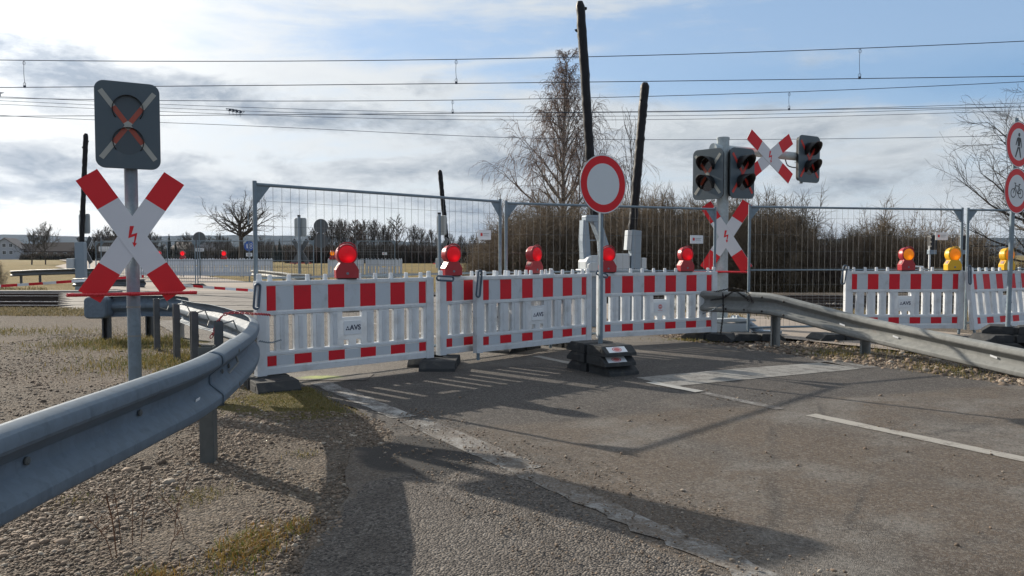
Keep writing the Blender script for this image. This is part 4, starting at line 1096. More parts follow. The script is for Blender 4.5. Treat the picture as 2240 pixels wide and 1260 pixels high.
# ------------------------------------------------------------------ wire fence panels
def fence(label, L, Rr, h=2.03, z0=.06, group='mobile wire fence panels', plate=None, wire=.0018, gusset=(1, 1)):
    L = np.array(L); Rr = np.array(Rr); W = float(np.linalg.norm(Rr - L)); rz = math.atan2(Rr[1] - L[1], Rr[0] - L[0])
    r0 = thing('fence_panel', label, 'wire fence', (L[0], L[1], 0), rz, group)
    for x in (0.0, W):
        b = MB(); b.tube([(x, 0, z0), (x, 0, h)], .0215, 14); b.build('post', M['galv'], r0, smooth=True)
    for nm, z in (('top_rail', h - .035), ('middle_rail', 1.06), ('bottom_rail', .17)):
        if nm == 'middle_rail' and plate is None: pass
        b = MB(); b.tube([(.02, 0, z), (W - .02, 0, z)], .0175 if nm != 'middle_rail' else .012, 12); b.build(nm, M['galv'], r0, smooth=True)
    for i, x in enumerate((0.0, W)):
        s = 1 if i == 0 else -1
        if gusset[i]:
            b = MB(); b.prism([(x + s * .018, h - .24), (x + s * .018, h - .02), (x + s * .17, h - .02), (x + s * .17, h - .05)], -.003, .003); b.build('gusset', M['galv'], r0)
    b = MB(); n = int(W / .1)
    for k in range(1, n):
        x = W * k / n; b.tube([(x, 0, .17), (x, 0, h - .035)], wire, 4, caps=False)
    for k in range(7):
        z = .17 + (h - .035 - .17) * (k + .55) / 7.2; b.tube([(0.0, -.004, z), (W, -.004, z)], wire * 1.15, 4, caps=False)
    b.build('wire_mesh', M['wire'], r0)
    if plate is not None:
        px, pz = plate
        b = MB(); b.prism(rrect(.235, .125, .006, 2, px, pz), -.012, -.008); pl = b.build('owner_plate', M['plate_white'], r0)
        b = MB(); b.box(px - .075, px - .038, -.0135, -.0122, pz - .018, pz + .024); b.build('red_square', M['red_mark'], pl)
        b = MB()
        for (xa, xb, zz, hh) in ((-.025, .085, .016, .006), (-.025, .06, -.002, .003), (-.025, .08, -.014, .003)): b.box(px + xa, px + xb, -.0134, -.0122, pz + zz - hh / 2, pz + zz + hh / 2)
        b.build('printed_lines', M['grey_mark'], pl)
    return r0
F1 = fence('wire fence panel at left, its top rail falling from the tall left post', (-2.60, 7.85), (-.16, 10.42), 2.045, plate=(3.24, 1.56))
F2 = fence('wire fence panel in front of the machine arms, behind the round no-vehicles sign', (-.08, 10.50), (3.11, 11.88), 2.03, plate=(3.13, 1.53))
F3 = fence('wire fence panel right of the crossing signal, in front of the thicket', (3.655, 11.93), (7.38, 12.72), 2.07, plate=(3.42, 1.60))
F4 = fence('wire fence panel running out of the picture at right behind the round signs', (7.50, 12.76), (11.0, 13.3), 2.07)
# couplings and hook on the first post
b = MB(); b.tube([(0, 0, 1.74), (-.075, 0, 1.74), (-.075, 0, 1.60)], .006, 6); b.build('hook', M['galv'], F1)
# ------------------------------------------------------------------ guardrails
WP = [(.000, .000), (.016, -.001), (.054, -.012), (.068, -.022), (.074, -.036), (.074, -.062), (.068, -.074), (.058, -.082), (.010, -.122), (.003, -.130), (.000, -.140), (.000, -.170), (.003, -.180), (.010, -.188), (.058, -.228), (.068, -.236), (.074, -.248), (.074, -.274), (.068, -.288), (.054, -.298), (.016, -.309), (.000, -.310)]
def w_beam(parent, path, side, mat, name='beam', per=8, smoothpath=True):
    """path (x, y, ztop); side=+1: bulges to the right of the walking direction"""
    P = catmull(path, per) if smoothpath else [Vector(p) for p in path]
    vs = []; fs = []; m = len(WP)
    for i, p in enumerate(P):
        d = (P[min(i + 1, len(P) - 1)] - P[max(i - 1, 0)]); d.z = 0; d.normalize(); n = Vector((d.y, -d.x, 0)) * side
        for o_, z in WP: vs.append(p + n * o_ + Vector((0, 0, z)))
    for i in range(len(P) - 1):
        for k in range(m - 1): fs.append((i * m + k, i * m + k + 1, (i + 1) * m + k + 1, (i + 1) * m + k))
    o = mesh_obj(name, [tuple(v) for v in vs], fs, mat, parent, smooth=True)
    o.data.set_sharp_from_angle(angle=R(24))
    s = o.modifiers.new('thick', 'SOLIDIFY'); s.thickness = .005; s.offset = 0; return o
def rail_post(parent, x, y, rz, top=.72, mat='galv_dark', bot=-.1):
    b = MB(); w_, d_ = (.070, .12) if y > 5 or x > 0 else (.085, .13)
    for q in ((-d_ / 2, d_ / 2, -w_ / 2, -w_ / 2 + .006), (-d_ / 2, -d_ / 2 + .006, -w_ / 2 + .006, w_ / 2), (d_ / 2 - .006, d_ / 2, -w_ / 2 + .006, w_ / 2), (-d_ / 2 + .006, -d_ / 2 + .026, w_ / 2 - .006, w_ / 2), (d_ / 2 - .026, d_ / 2 - .006, w_ / 2 - .006, w_ / 2)):
        b.box(q[0], q[1], q[2], q[3], bot, top)
    b.box(-.014, .014, -w_ / 2 - .010, -w_ / 2 - .001, top - .28, top - .24)
    o = b.build('post', M[mat], parent, bevel=.002, seg=1); o.location = (x, y, 0); o.rotation_euler = (0, 0, rz); return o
GL = thing('guardrail', 'curved galvanized guardrail sweeping through the left foreground and back along the road', 'guardrail')
PTH = [(-1.45, -.6, .75), (-1.60, 1.3, .75), (-1.655, 2.5, .75), (-1.66, 3.4, .75), (-1.68, 4.1, .75), (-1.84, 5.1, .75), (-2.04, 5.95, .745), (-2.36, 6.9, .74), (-2.83, 7.82, .735), (-3.5, 8.95, .72), (-4.05, 9.75, .70), (-4.72, 10.85, .68)]
w_beam(GL, PTH, 1, M['galv_rail'])
for (x, y, a) in ((-1.90, 4.80, 12), (-2.52, 6.62, 24), (-3.36, 8.15, 31), (-4.10, 9.42, 31), (-4.86, 10.55, 31), (-1.78, 2.2, 0)):
    rail_post(GL, x, y, R(90 + a), .70 if y > 7 else .73, 'galv_dark' if y > 5 else 'galv_post')
    n = Vector((math.cos(R(a)), math.sin(R(a)), 0)); c = Vector((x, y, 0)); t = Vector((-n.y, n.x, 0))
    zt = .68 if y > 7 else .70
    b = MB(); b.tube([tuple(c + n * .03 + t * .05 + Vector((0, 0, zt))), tuple(c + n * .13 + t * .12 + Vector((0, 0, zt + .02))), tuple(c + n * .17 + t * .10 + Vector((0, 0, zt - .09))), tuple(c + n * .13 - t * .02 + Vector((0, 0, zt - .14))), tuple(c + n * .03 - t * .03 + Vector((0, 0, zt - .10)))], .008, 6)
    b.build('spacer', M['galv_old'], GL)
for (x, y, z, a) in ((-1.677, 3.98, .535, 5), (-1.715, 4.22, .478, 8), (-1.97, 5.75, .50, 16)):
    t = Vector((math.sin(R(-a)), math.cos(R(-a)), 0)); n = Vector((t.y, -t.x, 0)); c = Vector((x, y, z)) + n * .045
    b = MB(); b.add([tuple(c - t * .035), tuple(c + t * .035), tuple(c + t * .035 + Vector((0, 0, .022)) + n * .004), tuple(c - t * .035 + Vector((0, 0, .022)) + n * .004)], [(0, 1, 2, 3)])
    b.build('reflector', M['plate_white'], GL)
w_beam(GL, [(-1.705, 4.32, .752), (-1.745, 4.55, .752), (-1.795, 4.80, .752), (-1.835, 5.0, .752)], 1, M['galv_rail'], name='lap_splice', per=4).location = (.0052, .001, 0)
for (x, y, z, a) in ((-1.755, 4.62, .60, 11), (-1.80, 4.85, .60, 12), (-1.70, 4.62, .70, 11), (-1.70, 4.62, .49, 11), (-1.73, 4.83, .70, 12), (-1.73, 4.83, .49, 12), (-1.662, 2.6, .60, 0), (-1.662, 3.4, .60, 2), (-2.06, 5.92, .595, 17)):
    b = MB(); b.lathe([(.015, 0), (.015, .006), (.008, .010)], 12, M=Matrix.Translation((x + .012, y, z)) @ Matrix.Rotation(R(a), 4, 'Z') @ Matrix.Rotation(R(90), 4, 'Y'))
    b.build('bolt', M['galv_post'], GL)
GB = thing('guardrail', 'short guardrail piece with a rounded end block behind the left warning signal', 'guardrail')
w_beam(GB, [(-4.75, 11.15, .69), (-5.1, 11.62, .68), (-5.6, 11.78, .67), (-6.2, 11.78, .66)], 1, M['galv_rail'], per=6)
b = MB(); b.prism(rrect(.33, .33, .07, 5, -6.28, .50), 11.60, 11.86); b.build('end_block', M['galv_rail'], GB, bevel=.03, seg=3)
for x, y in ((-5.75, 12.25), (-6.28, 11.95)): rail_post(GB, x, y, R(170), .60, 'galv_dark')
b = MB(); b.box(-5.22, -5.12, 11.98, 12.06, -.05, .42); b.build('marker_stub', M['concrete'], GB, bevel=.01)
GRr = thing('guardrail', 'weathered guardrail on the right sloping down into the verge toward the viewer', 'guardrail')
w_beam(GRr, [(2.55, 12.15, .75), (2.9, 11.78, .75), (3.2, 11.50, .75), (3.52, 11.28, .75)], 1, M['galv_old'], per=5)
w_beam(GRr, [(3.48, 11.30, .752), (3.75, 11.02, .735), (4.14, 10.60, .625), (4.60, 10.02, .49), (5.05, 9.08, .385), (5.46, 8.22, .295), (5.95, 7.2, .20), (6.45, 6.15, .10), (6.9, 5.2, .02)], 1, M['galv_old'], per=7)
for (x, y, a, tp) in ((3.80, 11.12, 48, .50), (4.66, 10.16, 36, .20), (5.62, 8.3, 28, .02)): rail_post(GRr, x, y, R(180 - a), tp, 'galv_old')
for (x, y, z, a) in ((4.40, 10.25, .36, 55), (4.80, 9.62, .265, 62), (5.33, 8.50, .165, 65)):
    t = Vector((math.cos(R(-a)), math.sin(R(-a)), -.25)).normalized(); n = Vector((-t.y, t.x, 0)) * -1; n = Vector((-math.sin(R(a)), -math.cos(R(a)), 0)); c = Vector((x, y, z)) + n * .02
    b = MB(); b.add([tuple(c - t * .04), tuple(c + t * .04), tuple(c + t * .04 + Vector((0, 0, .022))), tuple(c - t * .04 + Vector((0, 0, .022)))], [(0, 1, 2, 3)])
    b.build('reflector', M['plate_white'], GRr)
for (x, y, z) in ((3.20, 11.435, .70), (3.42, 11.275, .70), (3.20, 11.435, .50), (3.42, 11.275, .50), (3.62, 11.09, .69), (3.62, 11.09, .49), (3.85, 10.86, .64), (3.85, 10.86, .45)):
    b = MB(); b.lathe([(.016, 0), (.016, .006), (.009, .012)], 10, M=Matrix.Translation((x - .045, y - .045, z)) @ Matrix.Rotation(R(-45), 4, 'Z') @ Matrix.Rotation(R(90), 4, 'X'))
    b.build('bolt', M['chain_black'], GRr)
def plain_rail(label, pts, posts, mat='galv_rail', post_mat='galv_dark', side=1, bot=-.35):
    r0 = thing('guardrail', label, 'guardrail'); w_beam(r0, pts, side, M[mat], per=5)
    for (x, y) in posts: rail_post(r0, x, y, 0.4, pts[0][2] - .06, post_mat, bot)
plain_rail('dark guardrail crossing the grass at the far left', [(-27.2, 42.0, .42), (-25.5, 41.3, .50), (-23, 40.2, .58), (-21.0, 39.2, .62), (-19.8, 38.4, .6)], [(-26.6, 41.9), (-26.0, 42.6), (-21.8, 39.8)], 'galv_dark', side=1)
plain_rail('short dark guardrail behind the red white tape at the far left', [(-16.6, 29.3, .40), (-15.6, 28.9, .44), (-14.4, 28.5, .44), (-13.4, 28.3, .4)], [(-16.3, 29.35), (-14.2, 28.7)], 'galv_dark')
plain_rail('grey double-wave guardrail beyond the tracks, above the leftmost barrier', [(-13.6, 40.5, .50), (-12.4, 38.6, .52), (-11.0, 35.8, .52), (-10.2, 34.4, .52), (-9.4, 33.0, .50), (-8.3, 32.2, .48)], [(-11.9, 38.0), (-10.3, 34.9), (-9.0, 32.8), (-8.5, 32.5)], 'galv_old')

# ------------------------------------------------------------------ chains, tape, fallen things
def chain(label, pts, mat, n=28, rl=.017, rt=.0042, name='chain'):
    b = MB(); P = catmull(pts, 12); L = [0]
    for i in range(1, len(P)): L.append(L[-1] + (P[i] - P[i - 1]).length)
    for k in range(n):
        s = L[-1] * k / (n - 1); i = max(j for j in range(len(L)) if L[j] <= s + 1e-9); j = min(i + 1, len(P) - 1)
        f = 0 if j == i else (s - L[i]) / (L[j] - L[i] + 1e-9); p = P[i].lerp(P[j], f); d = (P[j] - P[max(i - 1, 0)]).normalized()
        u = d.orthogonal().normalized(); 
        if k % 2: u = d.cross(u)
        b.tube([tuple(p + d * rl * 1.35 * math.cos(2 * math.pi * q / 8) + u * rl * .72 * math.sin(2 * math.pi * q / 8)) for q in range(8)], rt, 5, closed=True)
    o = b.build(name, mat, None, smooth=True); tag(o, label, 'chain'); return o
chain('dark steel chain hanging from the right guardrail end down to a foot plate', [(3.10, 11.36, .72), (3.12, 11.40, .45), (3.10, 11.45, .13)], M['chain_black'], 26)
chain('dark chain draped along the top of the right guardrail end', [(2.95, 11.70, .70), (3.15, 11.45, .78), (3.3, 11.32, .80), (3.42, 11.20, .74), (3.47, 11.14, .62)], M['chain_black'], 30)
chain('second dark chain tying the right guardrail end to the barrier', [(3.0, 11.60, .62), (3.12, 11.42, .66), (3.26, 11.33, .76), (3.36, 11.24, .70), (3.42, 11.18, .64)], M['chain_black'], 26)
chain('red chain slung from a guardrail post to the leftmost barrier', [(-2.58, 6.62, .60), (-2.50, 6.72, .78), (-2.36, 7.1, .755), (-2.34, 7.44, .72)], M['chain_red'], 30)
chain('thin steel chain fastened to the left end of the leftmost barrier', [(-2.16, 6.6, .56), (-2.22, 7.1, .49), (-2.28, 7.6, .46)], M['galv'], 24, .012, .003)
chain('thin steel chain through the end slot of the barrier with red emblem', [(2.90, 11.74, .40), (3.0, 11.55, .47), (3.1, 11.45, .56)], M['galv'], 18, .012, .003)
def tape(label, pts, seg=.42, wd=.08):
    P = catmull(pts, 24); L = [0]; vs = []; fs = []; mi = []
    for i in range(1, len(P)): L.append(L[-1] + (P[i] - P[i - 1]).length)
    for i, p in enumerate(P):
        tw = .35 * math.sin(L[i] * 1.7); vs += [tuple(p + Vector((0, math.sin(tw) * wd / 2, -wd / 2 * math.cos(tw)))), tuple(p + Vector((0, -math.sin(tw) * wd / 2, wd / 2 * math.cos(tw))))]
    for i in range(len(P) - 1): fs.append((2 * i, 2 * i + 2, 2 * i + 3, 2 * i + 1)); mi.append(int(L[i] / seg) % 2)
    o = mesh_obj('warning_tape', vs, fs, [M['retro_red'], M['plate_white']], None, mi); s = o.modifiers.new('thick', 'SOLIDIFY'); s.thickness = .002
    tag(o, label, 'warning tape', 'red and white warning tapes'); return o
tape('red and white tape strung over the rails at the far left', [(-19.5, 24.0, .15), (-16.0, 24.4, .32), (-13.6, 24.7, .48), (-11.9, 25.0, .60)], .42, .085)
tape('red and white tape strung across the crossing behind the left cross', [(-11.0, 25.0, .35), (-9.5, 24.4, .26), (-8.2, 24.0, .20), (-7.0, 23.6, .18), (-5.8, 23.4, .16)], .42, .085)
b = MB(); b.tube(catmull([(3.52, 12.35, .28), (3.75, 12.4, .22), (3.95, 12.5, .10), (4.05, 12.5, .05)], 6), [.055] * 19, 14); b.box(3.9, 4.35, 12.42, 12.62, .03, .07)
o = b.build('fallen_lamp', M['machine_grey'], None, smooth=True); tag(o, 'grey tubular lamp fitting lying on the ground behind the right guardrail end', 'lamp fitting')
b = MB(); b.prism([(3.05, .22), (3.85, .25), (3.85, .28), (3.55, .30), (3.05, .28)], 12.15, 12.30); b.box(3.55, 3.60, 12.2, 12.25, .29, .34); b.box(3.05, 3.75, 12.16, 12.29, .02, .215)
o = b.build('broken_crate', M['machine_white'], None, bevel=.01); tag(o, 'white lidded box on the ground behind the foot plates by the right guardrail', 'box')

WD = thing('dry_weed', 'dry reddish weed stalks standing in the gravel at the bottom left', 'plant', (-1.62, 3.38, 0))
_r = random.Random(4); WM = simple('dry_weed_stalk', (.15, .075, .04), .9)
for k in range(9):
    b = MB()
    x, y = _r.uniform(-.16, .16), _r.uniform(-.16, .16); h = _r.uniform(.14, .30); dx_, dy_ = _r.uniform(-.10, .10), _r.uniform(-.08, .08)
    b.tube(catmull([(x, y, -.02), (x + dx_ * .3, y + dy_ * .3, h * .5), (x + dx_, y + dy_, h)], 3), .0018, 4)
    for q in range(5):
        t = _r.uniform(.35, 1.0); p = Vector((x + dx_ * t, y + dy_ * t, h * t)); d = Vector((_r.uniform(-.04, .04), _r.uniform(-.04, .04), _r.uniform(.0, .035)))
        b.tube([tuple(p), tuple(p + d)], .0012, 3); b.add([tuple(p + d), tuple(p + d + Vector((.006, 0, .004))), tuple(p + d + Vector((.002, .004, .012)))], [(0, 1, 2)])
    b.build('stalk', WM, WD)
# ------------------------------------------------------------------ level crossing arms
def wrapped_arm(parent, p0, p1, r, seed):
    r_ = random.Random(seed); p0 = Vector(p0); p1 = Vector(p1); n = 46; pts = []; rad = []
    for i in range(n):
        t = i / (n - 1); p = p0.lerp(p1, t); pts.append(tuple(p + Vector((r_.uniform(-.006, .006), r_.uniform(-.006, .006), 0))))
        rad.append(r * (1 + r_.uniform(-.055, .055) + .015 * math.sin(i * 1.9)) * (1.0 if t < .985 else .82))
    rad[-1] = r * .6
    b = MB(); b.tube(pts, rad, 12)
    d = (p1 - p0).normalized()
    for k in range(5):                                            # torn flaps and knots
        c = p0.lerp(p1, r_.choice([.02, .05, .86, .92, .96, .99])); s = r_.uniform(.05, .10); a = r_.uniform(0, 6.28); o = Vector((math.cos(a), math.sin(a), 0)) * r * .95
        b.add([tuple(c + o), tuple(c + o + d * s), tuple(c + o * 1.6 + d * s * .9 + Vector((0, .01, 0))), tuple(c + o * 1.45 + d * .02)], [(0, 1, 2), (0, 2, 3), (2, 1, 0), (3, 2, 0)])
    return b.build('wrapped_arm', M['black_wrap'], parent, smooth=True, ang=55)
BMn = thing('crossing_gate', 'upright black wrapped gate arm with open steel yoke, behind the no-vehicles sign', 'crossing gate', (1.47, 14.4, 0), R(20))
wrapped_arm(BMn, (.06, 0, 1.95), (-.22, .05, 5.93), .087, 1)
b = MB(); b.prism(rrect(.30, .12, .03, 3, .0, 1.97), -.10, .10); b.build('arm_socket', M['machine_grey'], BMn, bevel=.008)
for s, yy in ((-1, -.04), (1, .04)):
    b = MB()
    if s < 0: poly = [(-.20, 1.92), (-.215, 1.55), (-.18, 1.05), (-.04, 1.05), (-.06, 1.5), (-.10, 1.92)]
    else: poly = [(.00, 1.92), (.16, 1.55), (.20, 1.05), (.34, 1.05), (.32, 1.5), (.17, 1.92)]
    b.prism(poly, -.09, .09); b.build('yoke_arm', M['machine_grey'], BMn, bevel=.006)
b = MB(); b.box(-.20, .17, -.088, .088, 1.905, 1.935); b.box(-.19, .05, -.085, .085, 1.56, 1.575); b.build('cross_plate', M['machine_grey'], BMn)
b = MB(); b.prism([(-.21, 1.03), (-.21, 1.18), (-.16, 1.25), (-.08, 1.29), (.13, 1.29), (.17, 1.25), (.17, 1.03)], -.24, .12); b.box(-.25, .21, -.27, .15, 1.0, 1.032); b.build('motor_cover', M['machine_white'], BMn, bevel=.02, seg=2)
b = MB(); b.prism([(-.20, .90), (-.20, 1.12), (-.14, 1.17), (-.04, 1.17), (0.0, 1.12), (0.0, .90)], -.31, -.245); b.build('front_housing', M['machine_white'], BMn, bevel=.015)
b = MB(); b.box(-.24, .20, -.22, .10, -.05, 1.0); b.build('pedestal', M['machine_grey'], BMn, bevel=.01)
BM2 = thing('crossing_gate', 'upright black wrapped gate arm on a boxy steel arm, right of the no-vehicles sign', 'crossing gate', (2.30, 15.0, 0), R(12))
wrapped_arm(BM2, (.03, 0, 1.78), (.29, .05, 4.62), .085, 2)
b = MB(); b.prism([(-.045, .55), (.16, .55), (.19, 1.76), (.0, 1.78)], -.09, .09); b.build('box_arm', M['machine_grey'], BM2, bevel=.008)
b = MB(); b.prism([(-.115, 1.39), (-.02, 1.39), (.0, 1.77), (-.09, 1.77)], -.085, .09); b.build('counterweight', M['machine_white'], BM2, bevel=.008)
b = MB(); b.box(-.42, -.06, -.12, .20, 1.02, 1.32); b.box(-.45, .30, -.16, .24, .985, 1.02); b.box(.19, .29, -.1, .2, 1.02, 1.24); b.build('motor_cover', M['machine_white'], BM2, bevel=.02)
for k in range(7):
    a = 2 * math.pi * k / 7; b = MB(); b.lathe([(.012, 0), (.012, .012)], 8, M=Matrix.Translation((.055 + .05 * math.cos(a), -.09, .98 + .05 * math.sin(a))) @ Matrix.Rotation(R(90), 4, 'X'))
    b.build('bolt', M['chain_black'], BM2)
b = MB(); b.box(-.40, .26, -.10, .16, -.05, .985); b.build('pedestal', M['machine_grey'], BM2, bevel=.01)
def far_gate(label, x, y, lean, ztop, zb, rz, extra=True):
    r0 = thing('crossing_gate', label, 'crossing gate', (x, y, -.2), rz)
    wrapped_arm(r0, (0, 0, zb), (lean, 0, ztop + .2), .095, 5)
    b = MB(); b.prism(rrect(.36, zb - .45, .05, 3, -.04, (zb + .55) / 2), -.12, .12); b.build('box_arm', M['machine_grey'], r0, bevel=.01)
    b = MB(); b.box(-.52, -.23, -.2, .2, .95, 1.35); b.build('motor_cover', M['machine_white'], r0, bevel=.02)
    b = MB(); b.box(-.22, .16, -.15, .15, -.05, .56); b.build('pedestal', M['machine_grey'], r0, bevel=.01); return r0
far_gate('far black wrapped gate arm leaning left, seen through the left wire fence', -2.60, 31.8, -.35, 4.75, 1.25, 0)
far_gate('far black wrapped gate arm at the left behind the signal board', -17.0, 30.6, .27, 6.05, 1.95, 0)

# ------------------------------------------------------------------ barriers, fences and signs beyond the crossing
def sub(a, b_, t): return (a[0] + (b_[0] - a[0]) * t, a[1] + (b_[1] - a[1]) * t)
FA, FB = (-22.6, 45.2), (-13.1, 42.4)
for i in range(5):
    barrier('back of a white barrier in the row closing the far side of the crossing', sub(FA, FB, i / 5 + .004), sub(FA, FB, (i + 1) / 5 - .004), None, False, mat='far_plastic', group='white barrier backs beyond the crossing', bars=False)
FR = None
for i, (a, c) in enumerate((((-9.6, 40.4), (-7.7, 40.2)), ((-7.6, 40.2), (-5.7, 40.1)))):
    FR = barrier('back of a white barrier right of the far guardrail', a, c, None, False, mat='far_plastic', group='white barrier backs beside the far guardrail', bars=False)
class _P: pass
def far_lamp(label, x, y, z, body, lens, s=1.25):
    q = _P(); q.location = Vector((x, y, 0)); q.rotation_euler = bpy.data.objects['camera'].rotation_euler.copy(); q.rotation_euler = Matrix.Identity(3).to_euler()
    lamp(label, q, 0, body, lens, 0, z=z, group='warning lamps beyond the crossing', scale_=s)
far_lamp('leftmost of the far red lamps beyond the crossing, beside the left cross', -20.3, 44.55, 1.04, M['lamp_red'], M['lens_far'])
far_lamp('second far red lamp beyond the crossing, left of the wire fence post', -18.75, 44.1, 1.04, M['lamp_red'], M['lens_far'])
far_lamp('third far red lamp beyond the crossing, below the bare oak', -16.1, 43.3, 1.04, M['lamp_red'], M['lens_far'])
far_lamp('far orange lamp beyond the tracks, left of the nearest red lamp', -9.35, 40.35, 1.04, M['lamp_red'], M['lens_amber'])
fence('far wire fence panel standing across the crossing left of the blue round sign', (-17.3, 32.6), (-13.1, 32.0), 1.9, -.1, 'wire fence panels beyond the crossing', wire=.004)
fence('far wire fence panel right of its neighbour, under the bare oak', (-13.0, 32.0), (-8.2, 32.0), 1.9, -.1, 'wire fence panels beyond the crossing', wire=.004)
fence('far wire fence panel at the road end beside the row of white posts', (-22.3, 41.5), (-18.2, 40.9), 2.0, -.1, 'wire fence panels beyond the crossing', wire=.005)
fence('small far wire fence panel with a white plate before the yellow field', (-7.6, 38.0), (-5.75, 38.0), 2.0, -.1, 'wire fence panels beyond the crossing', plate=(1.35, 1.35), wire=.005)
fp = copy_tree(FP); fp.location = (-13.1, 31.6, -.02); fp.rotation_euler = (0, 0, .1); fp['label'] = 'far black foot plate on the crossing under the middle fence post'
fp.scale = (1.3, 1.2, 1.3)
def back_sign(label, x, y, z, d, extra=None, post=.035, twin=False, col='alu_back'):
    r0 = thing('traffic_sign', label, 'traffic sign', (x, y, -.25), 0)
    b = MB(); b.tube([(0, .03, 0), (0, .03, z + .25 + d * .45)], post, 10); b.build('post', M['galv'], r0, smooth=True)
    zs = [z + .25] + ([z + .25 - d * 1.02] if twin else [])
    for q in zs:
        b = MB(); b.lathe([(d / 2, 0), (d / 2, .012)], 32, M=Matrix.Translation((0, .02, q)) @ Matrix.Rotation(R(90), 4, 'X')); b.build('sign_disc', M[col], r0)
    return r0
s_ = back_sign('dark back of a round sign on a post beyond the crossing, above a white plate', -17.6, 43.6, 2.22, .72)
b = MB(); b.prism(rrect(.50, .17, .02, 2, 0, 1.82), .0, .012); pl = b.build('lower_plate', M['plate_white'], s_)
b = MB(); b.box(-.18, .18, -.003, -.001, 1.79, 1.84); b.build('printed_line', M['grey_mark'], pl)
back_sign('dark backs of two round signs one above the other beyond the crossing', -10.6, 43.0, 2.88, .80, twin=True)
s_ = back_sign('round blue foot and cycle path sign beyond the crossing', -14.6, 43.0, 1.77, .56, col='blue_sign')
b = MB(); b.prism(capsule_poly((0, 1.80), (0, 2.24), .012), .004, .007); b.prism(capsule_poly((-.10, 1.9), (-.12, 2.15), .03), .004, .007); b.ring(.05, .075, .005, 16, 0, .11, 1.95); b.ring(.05, .075, .005, 16, 0, .11, 2.10); b.build('symbol', M['plate_white'], s_)
b = MB(); b.prism(rrect(.34, .2, .02, 2, 0, 1.55), .0, .012); pl = b.build('lower_plate', M['plate_white'], s_)
b = MB(); b.box(-.12, .12, -.003, -.001, 1.56, 1.60); b.box(-.10, .10, -.003, -.001, 1.50, 1.53); b.build('printed_line', M['grey_mark'], pl)
for i, (x, y) in enumerate(((-26.6, 48), (-27.6, 50), (-28.4, 52), (-29.3, 54.5))):
    b = MB(); b.tube([(0, 0, -.3), (0, 0, 1.0)], .05, 8); o = b.build('marker_post', M['plate_white'], None, smooth=True); o.location = (x, y, 0); tag(o, 'thin white marker post in the row along the far road', 'marker post', 'white marker posts along the far road')
r0 = thing('traffic_sign', 'small white direction plate low beside the far road behind the left cross', 'traffic sign', (-24.6, 47.5, -.25), 0)
b = MB(); b.prism(rrect(1.5, .3, .03, 2, 0, 1.9), 0, .02); b.build('sign_plate', M['plate_white'], r0); b = MB(); b.tube([(0, .05, 0), (0, .05, 1.8)], .03, 8); b.build('post', M['galv'], r0)

# small track signals and pipe rail on the right
def dwarf(label, x, y, zt):
    r0 = thing('track_signal', label, 'track signal', (x, y, -.15), R(10), 'small black track signals')
    b = MB(); b.tube([(-.09, 0, 0), (-.09, 0, zt - .1)], .028, 10); b.build('post', M['plate_white'], r0, smooth=True)
    b = MB(); b.prism(rrect(.20, .40, .03, 3, 0, zt), -.06, .10); b.build('signal_head', M['hood'], r0, bevel=.01)
    for k in range(3):
        b = MB(); b.tube([(-.12, -.06, zt - .12 + k * .12), (-.12, -.14, zt - .12 + k * .12)], .03, 10); b.build('hood', M['hood'], r0)
    b = MB(); b.box(-.13, .10, -.05, .06, zt - .34, zt - .215); b.build('junction_box', M['machine_grey'], r0, bevel=.01)
dwarf('small black track signal on a white post, between the red and yellow lamps', 12.0, 22.1, 1.80)
dwarf('small black track signal half hidden by the fence posts at right', 13.0, 22.3, 1.80)
b = MB(); b.tube([(11.05, 21.5, .98), (11.42, 21.5, .96), (11.46, 21.5, .90), (11.46, 21.5, -.2)], .022, 8); b.tube([(11.05, 21.5, .98), (11.05, 21.5, -.2)], .022, 8); b.tube([(11.7, 21.5, .95), (11.7, 21.5, -.2)], .02, 8)
o = b.build('pipe_railing', M['plate_white'], None, smooth=True); tag(o, 'thin white pipe railing right of the dark red footpath lamp', 'railing')
b = MB(); b.box(-19.5, -13.4, 26.2, 26.6, -.2, .08); o = b.build('platform_kerb', M['concrete'], None, bevel=.02); tag(o, 'low concrete kerb beyond the rails at the far left', 'kerb')

# ------------------------------------------------------------------ overhead line
def wire(parent, name, fz, x0, x1, fy, r=.011, n=44):
    pts = [(x0 + (x1 - x0) * i / n, fy(x0 + (x1 - x0) * i / n), fz(x0 + (x1 - x0) * i / n)) for i in range(n + 1)]
    b = MB(); b.tube(pts, r, 6); return b.build(name, M['wire_line'], parent, smooth=True)
def line(label, y0, zc, zm, drops, r=.0095):
    r0 = thing('overhead_line', label, 'overhead line', (0, 0, 0)); fy = lambda x: y0 + TRK_S * x
    fc = lambda x: zc + .00022 * (x + 2) ** 2 * .7; fm = lambda x: zm + .00115 * (x + 3) ** 2
    wire(r0, 'contact_wire', fc, -32, 32, fy, r); wire(r0, 'messenger_wire', fm, -32, 32, fy, r)
    for x in drops:
        y = fy(x); za = fc(x); zb = fm(x)
        b = MB(); pts = [(x, y, zb), (x - .012, y, (za + zb) / 2), (x + .015, y, za + .02)]
        b.tube(catmull(pts, 3), .006, 5)
        for zc_ in (zb - .07, za + .08): b.tube([(x + .035 * math.cos(q * .785), y, zc_ + .05 * math.sin(q * .785)) for q in range(8)], .005, 4, closed=True); b.build('dropper', M['wire_line'], r0)
        b = MB(); b.box(x - .03, x + .03, y - .012, y + .012, za - .012, za + .05); b.build('clamp', M['wire_line'], r0)
    return r0
line('overhead line of the nearer track, the upper pair of wires across the picture', 20.0, 5.69, 6.30, (-12.85, -1.43, 8.71))
line('overhead line of the farther track, the lower pair of wires with droppers', 24.4, 5.73, 6.14, (-12.4, -1.86, 8.52))
